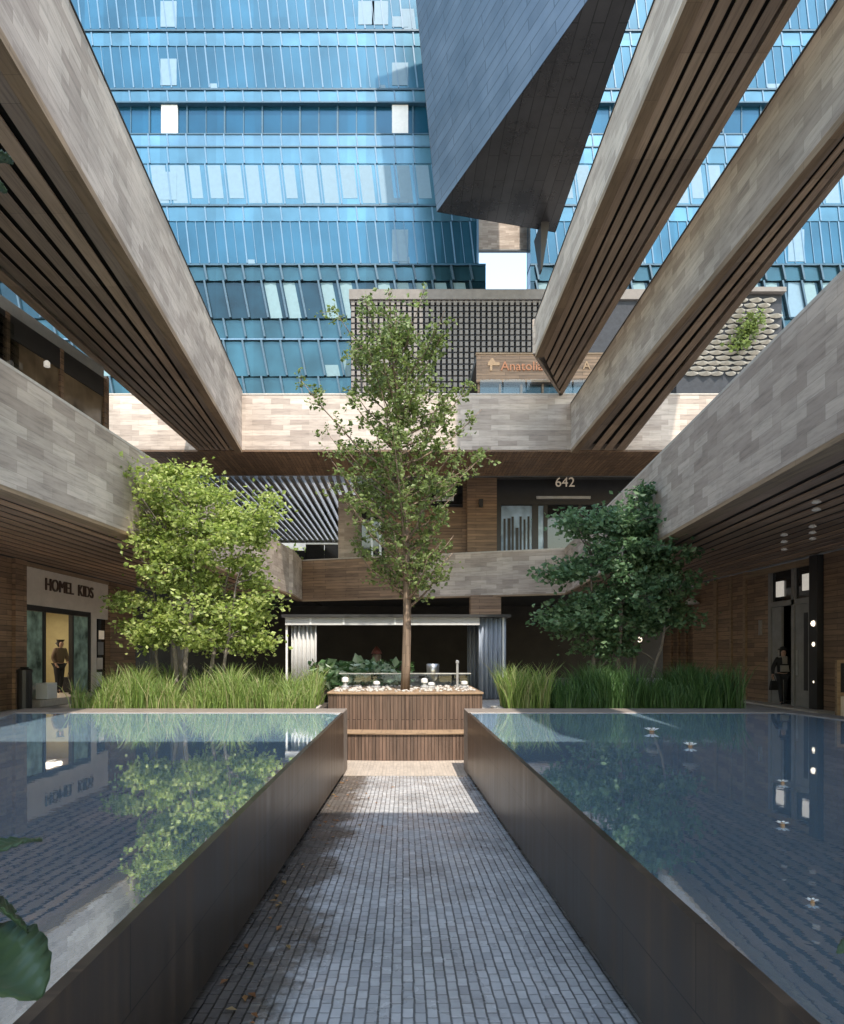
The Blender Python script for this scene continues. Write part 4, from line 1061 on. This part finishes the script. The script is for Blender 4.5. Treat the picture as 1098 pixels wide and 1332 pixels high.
# screen block building
sb = thing('screen_block_building', 'low grey building faced with a grid of square blocks behind the bridge', 'building', (xat(640, 48), 50, E(9)))
DS = 48.0; sx0, sx1 = xat(456, DS), xat(765, DS); sz1, sz0 = zat(390, DS), zat(520, DS)
CONB = plain('screen_block', (.175, .155, .14), .85, var=.2, vscale=2)
CONDK = plain('screen_recess', (.032, .034, .04), .9, var=.3)
bx('wall', CONDK, sb, sx0, sx1, DS+.3, DS+4, 0, sz1)
bx('shade_dark_wall', CONDK, sb, sx1, xat(878, DS), DS+.1, DS+4, 0, sz1)  # dark colour stands in for shade on this end of the screen
bx('coping', CONB, sb, sx0-.1, xat(878, DS), DS-.1, DS+4, sz1+.01, zat(377, DS))
m = MB(); pw = 7.4/F*DS; ph = 7.6/F*DS
i = 0; x = sx0
while x < sx1-pw*.5:
    zz_ = sz1-.05
    while zz_ > sz0:
        m.box(x+.05, x+pw*.72, DS+.02, DS+.29, zz_-ph*.72, zz_); zz_ -= ph
    x += pw
m.box(sx0+.01, sx1-.01, DS+.04, DS+.27, sz1-.14, sz1-.07); m.build('block_screen', CONB, sb)
for k in range(12):
    zz_ = sz1-.05-(k+.86)*ph
    if zz_ > sz0: bx('ledge', CONDK, sb, sx0, sx1, DS+.1, DS+.28, zz_-.02, zz_+.02)
sc_ = thing('scale_clad_building', 'low building faced with rows of white overlapping scales, right of the screen block building', 'building', (xat(965, 47), 48, E(9)))
sa, sbx = xat(880, 47), xat(1017, 47)
bx('wall', CONDK, sc_, sa, sbx, 47, 51, 0, zat(383, 47)); bx('coping', CONB, sc_, sa, sbx+.1, 46.6, 51, zat(383, 47)+.01, zat(377, 47))
SCALE = plain('white_scale', (.36, .33, .29), .7, var=.25, vscale=1.5)
m = MB(); rr = 0; zz_ = zat(390, 47)
while zz_ > zat(490, 47):
    x = sa+(.45 if rr % 2 else 0)
    while x < sbx-.3:
        w = random.uniform(.38, .55); h_ = .2; yy = 46.95
        P = [(x+w*math.cos(t*math.pi/6), yy-.05, zz_-h_*1.2*math.sin(t*math.pi/6)) for t in range(7)]
        m.add([(x, yy-.34, zz_-.03)]+P, [(0, i+2, i+1) for i in range(6)]+[(0, 1, 7)])
        x += random.uniform(.8, 1.0)
    zz_ -= .36; rr += 1
m.build('scales', SCALE, sc_)
vines = MB()
for i in range(420):
    t = random.random(); add_leaf(vines, (xat(985, 46.3)+random.gauss(0, .35)-t*1.5, 46.3+random.gauss(0, .1), zat(410, 46.3)-t*2.2+random.gauss(0, .25)), .3)
tag(vines.build('climbing_plant', L_MID, loc=(xat(980, 46.3), 46.3, zat(450, 46.3))), 'green climbing plant on the white scale clad wall', 'plant')

# terrace restaurant on the bridge level
tr = thing('terrace_restaurant', 'small wood fronted terrace restaurant with orange lettering above the bridge', 'restaurant', (xat(700, 30), 31, E(8.5)))
DT = 30.0
bx('sign_board', WOODW, tr, xat(620, DT), xat(790, DT), DT, DT+.15, zat(497, DT), zat(461, DT))
bx('board_edge', TRIM, tr, xat(619, DT), xat(791, DT), DT-.03, DT+.18, zat(461, DT)+.002, zat(459, DT))
bx('glazing', G_DTEAL, tr, xat(626, DT), xat(790, DT), DT+.3, DT+.36, E(8.5), zat(497.2, DT))
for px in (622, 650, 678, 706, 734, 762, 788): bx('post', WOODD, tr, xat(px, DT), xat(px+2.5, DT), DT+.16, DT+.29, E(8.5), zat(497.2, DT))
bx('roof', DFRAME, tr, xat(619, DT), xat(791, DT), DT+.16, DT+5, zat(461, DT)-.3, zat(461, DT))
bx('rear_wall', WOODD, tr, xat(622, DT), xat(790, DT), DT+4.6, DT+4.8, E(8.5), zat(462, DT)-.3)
letters('Anatolia', .56, .02, ORANGE, tr, (xat(679, DT), DT-.025, zat(477, DT)), (math.pi/2, 0, 0))
m = MB(); c = (xat(641, DT), DT-.03, zat(475, DT))
m.prism([(0, 0)]*0 or [(c[0]-.22, c[1]), (c[0]+.3, c[1]), (c[0]+.3, c[1]+.025), (c[0]-.22, c[1]+.025)], c[2]-.02, c[2]+.12)
m.hexa([(c[0]-.2, c[1], c[2]+.12), (c[0]+.12, c[1], c[2]+.12), (c[0]+.12, c[1]+.025, c[2]+.12), (c[0]-.2, c[1]+.025, c[2]+.12)], [(c[0]-.05, c[1], c[2]+.3), (c[0], c[1], c[2]+.3), (c[0], c[1]+.025, c[2]+.3), (c[0]-.05, c[1]+.025, c[2]+.3)])
m.box(c[0]-.12, c[0]-.02, c[1], c[1]+.025, c[2]-.25, c[2]-.021); m.build('emblem', GOLD, tr)
letters('A', .5, .02, GOLD, tr, (xat(763, DT), DT-.025, zat(476, DT)), (math.pi/2, 0, 0))
gr = thing('glass_balustrade', 'dark tinted glass rail along the top of the bridge under the restaurant sign', 'glass rail', (xat(690, 26.3), 26.3, E(9.9)))
for k in range(7):
    bx('glass_panel', CLEAR, gr, 2.95+k*.9, 3.8+k*.9, 26.3, 26.32, E(9.9), E(10.55))
td = MB().box(-2.2, 20, 29.62, 47.9, E(8.25), E(8.5)); tag(td.build('terrace_floor', CONC), kind='structure')
# small table sets on the terrace, seen through the rail
for k, px in enumerate((640, 668, 700)):
    c = (xat(px, 28.4), 28.4, E(8.47))
    t = thing('cafe_table', 'small cafe table with a pale top on the terrace, '+('left of the three', 'middle one of the three', 'right of the three')[k], 'table', c, 'cafe tables on the terrace')
    MB().lathe(c, [(.25, 0), (.25, .03), (.04, .05), (.04, 1.35)], 12).build('pedestal', DFRAME, t)
    MB().lathe((c[0], c[1], c[2]+1.36), [(.42, 0), (.42, .04)], 14).build('tabletop', WHITE, t)

# unseen slab added high above on the right to shade the bridge and sign
ow = thing('shade_slab', 'unseen slab added high overhead to shade the right side of the stone bridge', 'building', (8, 18, E(23)))
MB().prism([(4.6, 16), (4.6, 23.8), (12.6, 23.8), (12.6, 16)], E(23), E(26)).build('shade_slab_body', CONC, ow)
MB().prism([(4.55, 15.95), (4.55, 23.85), (12.65, 23.85), (12.65, 15.95)], E(26.01), E(26.3)).build('roof', DFRAME, ow)
bx('window_band', G_MID, ow, 4.57, 4.599, 16.2, 23.6, E(23.8), E(25.3))
bx('support_beam', CONC, ow, 12.0, 12.59, -16, 15.99, E(24), E(25.5))
for y in (-15.6, -10): MB().tube([(12.3, y, 0), (12.3, y, E(24))], [.35, .35], 14).build('column', CONC, ow)

# ------------------------------------------------------------------ foreground pot plants
def big_leaf(m, base, tip, width, fold=.25, droop=.06, lobes=5):
    b, t = Vector(base), Vector(tip); d = t-b; L = d.length; d.normalize()
    s = d.cross(Vector((0, 0, 1))); s.normalize(); n = s.cross(d)
    rows = 36; k = len(m.v)
    for i in range(rows+1):
        u = i/rows; w = width*math.sin(math.pi*min(1, u*.96+.02))**.7*(1+.035*math.sin(u*lobes*6.28*1.3))*(1 if u < .97 else .8)
        c = b+d*L*u-Vector((0, 0, droop*u*u))
        for v in (-1, -.5, 0, .5, 1):
            q = c+s*w*v+n*(abs(v)*fold*w+.0035*math.sin(u*60-abs(v)*9)*abs(v)**.5); m.v.append(tuple(q))
    for i in range(rows):
        for j in range(4): m.f.append((k+i*5+j, k+i*5+j+1, k+(i+1)*5+j+1, k+(i+1)*5+j))
def pot_plant(label, x, y, leaves, h):
    r = thing('potted_plant', label, 'plant', (x, y, 0))
    MB().lathe((x, y, 0), [(.15, 0), (.21, .38), (.23, .38), (.23, .42), (.19, .42), (.18, .36)], 18).build('pot', CONC, r)
    MB().lathe((x, y, .3), [(.175, 0), (.175, .055)], 14).build('soil', SOIL, r)
    st = MB().tube([(x, y, .3), (x+.02, y+.03, h*.5), (x, y+.02, h)], [.022, .016, .01], 7)
    m = MB()
    for b, t, w in leaves:
        big_leaf(m, b, t, w)
        z = max(.4, min(h, b[2]-.05)); st.tube([(x, y+.02, z), lerp((x, y+.02, z), b, .5), b], [.009, .008, .006], 5)
    st.build('stem', BARKG, r, smooth=True); o = m.build('leaves', L_BIG, r, smooth=True)
    s_ = o.modifiers.new('t', 'SOLIDIFY'); s_.thickness = .003
def A3(px, py, D): return tuple(at(px, py, D))
pot_plant('tall potted plant with broad dark green leaves at the left edge', -1.35, 1.12,
  [(A3(-70, 1225, 1.5), A3(52, 1262, 1.46), .125), (A3(-75, 1150, 1.45), A3(37, 1178, 1.55), .07), (A3(-60, 1132, 1.4), A3(52, 1062, 1.7), .05), (A3(-40, 1175, 1.55), A3(22, 1152, 1.6), .035),
   (A3(-50, 215, 1.5), A3(16, 178, 1.6), .03), (A3(-45, 245, 1.5), A3(9, 215, 1.55), .035), ((-1.45, 1.1, 1.2), (-1.8, 1.3, 1.3), .1), ((-1.4, 1.0, 1.7), (-1.7, .8, 1.9), .1), ((-1.35, 1.0, 2.2), (-1.6, 1.2, 2.5), .1)], 2.6)
pot_plant('low potted plant with only a leaf tip showing at the right edge', 1.6, 1.2,
  [(A3(1150, 1220, 1.7), A3(1089, 1208, 1.7), .03), ((1.7, 1.3, .7), (1.95, 1.5, .8), .08), ((1.65, 1.1, .7), (1.9, .9, .9), .08), ((1.6, 1.1, .75), (1.5, .9, 1.0), .08)], .8)
# fallen leaves
random.seed(21)
m = MB()
for i in range(45):
    y = random.uniform(3.5, 12.5); x = -1.12+abs(random.gauss(0, .28)) if random.random() < .93 else random.uniform(-1.1, 1.15)
    z = pz(y)+.012; a = random.uniform(0, 6.28); L = random.uniform(.02, .05)
    dx, dy = math.cos(a)*L, math.sin(a)*L
    m.add([(x-dx, y-dy, z), (x+dy*.5, y-dx*.5, z+.012), (x+dx, y+dy, z+.004), (x-dy*.5, y+dx*.5, z+.01)], [(0, 1, 2, 3)])
tag(m.build('fallen_leaves', L_DRY), 'brown fallen leaves scattered along the left edge of the path', 'leaves', kind='stuff')

# ------------------------------------------------------------------ light, world, camera
sun_to = Vector((.16, -.62, 1)).normalized()
sd = bpy.data.lights.new('sun', 'SUN'); sd.energy = 2.0; sd.angle = math.radians(.55); sd.color = (1, .93, .83)
so = bpy.data.objects.new('sun', sd); COL.objects.link(so); so.rotation_euler = sun_to.to_track_quat('Z', 'Y').to_euler(); so.location = (0, -20, 60)
W = bpy.data.worlds.new('World'); S.world = W; W.use_nodes = True
nt = W.node_tree; bgn = nt.nodes.get('Background') or nt.nodes.new('ShaderNodeBackground')
sk = nt.nodes.new('ShaderNodeTexSky'); sk.sky_type = 'NISHITA'; sk.sun_disc = False; sk.dust_density = 1.0; sk.air_density = 1.9; sk.ozone_density = 1.2
sk.sun_elevation = math.asin(sun_to.z); sk.sun_rotation = math.atan2(sun_to.x, sun_to.y)
nt.links.new(sk.outputs[0], bgn.inputs[0]); bgn.inputs[1].default_value = .15
cd = bpy.data.cameras.new('camera'); co = bpy.data.objects.new('camera', cd); COL.objects.link(co); S.camera = co
co.location = (0, 0, EYE); co.rotation_euler = (math.pi/2, 0, 0)
cd.sensor_fit = 'VERTICAL'; cd.sensor_height = 36; cd.sensor_width = 36*1098/1332; cd.lens = 36*F/1332
cd.shift_x = (549-VX)/1332; cd.shift_y = (VY-666)/1332
cd.clip_start = .05; cd.clip_end = 800
S.view_settings.view_transform = 'Standard'; S.view_settings.look = 'None'; S.view_settings.gamma = 1; S.view_settings.exposure = 1.75
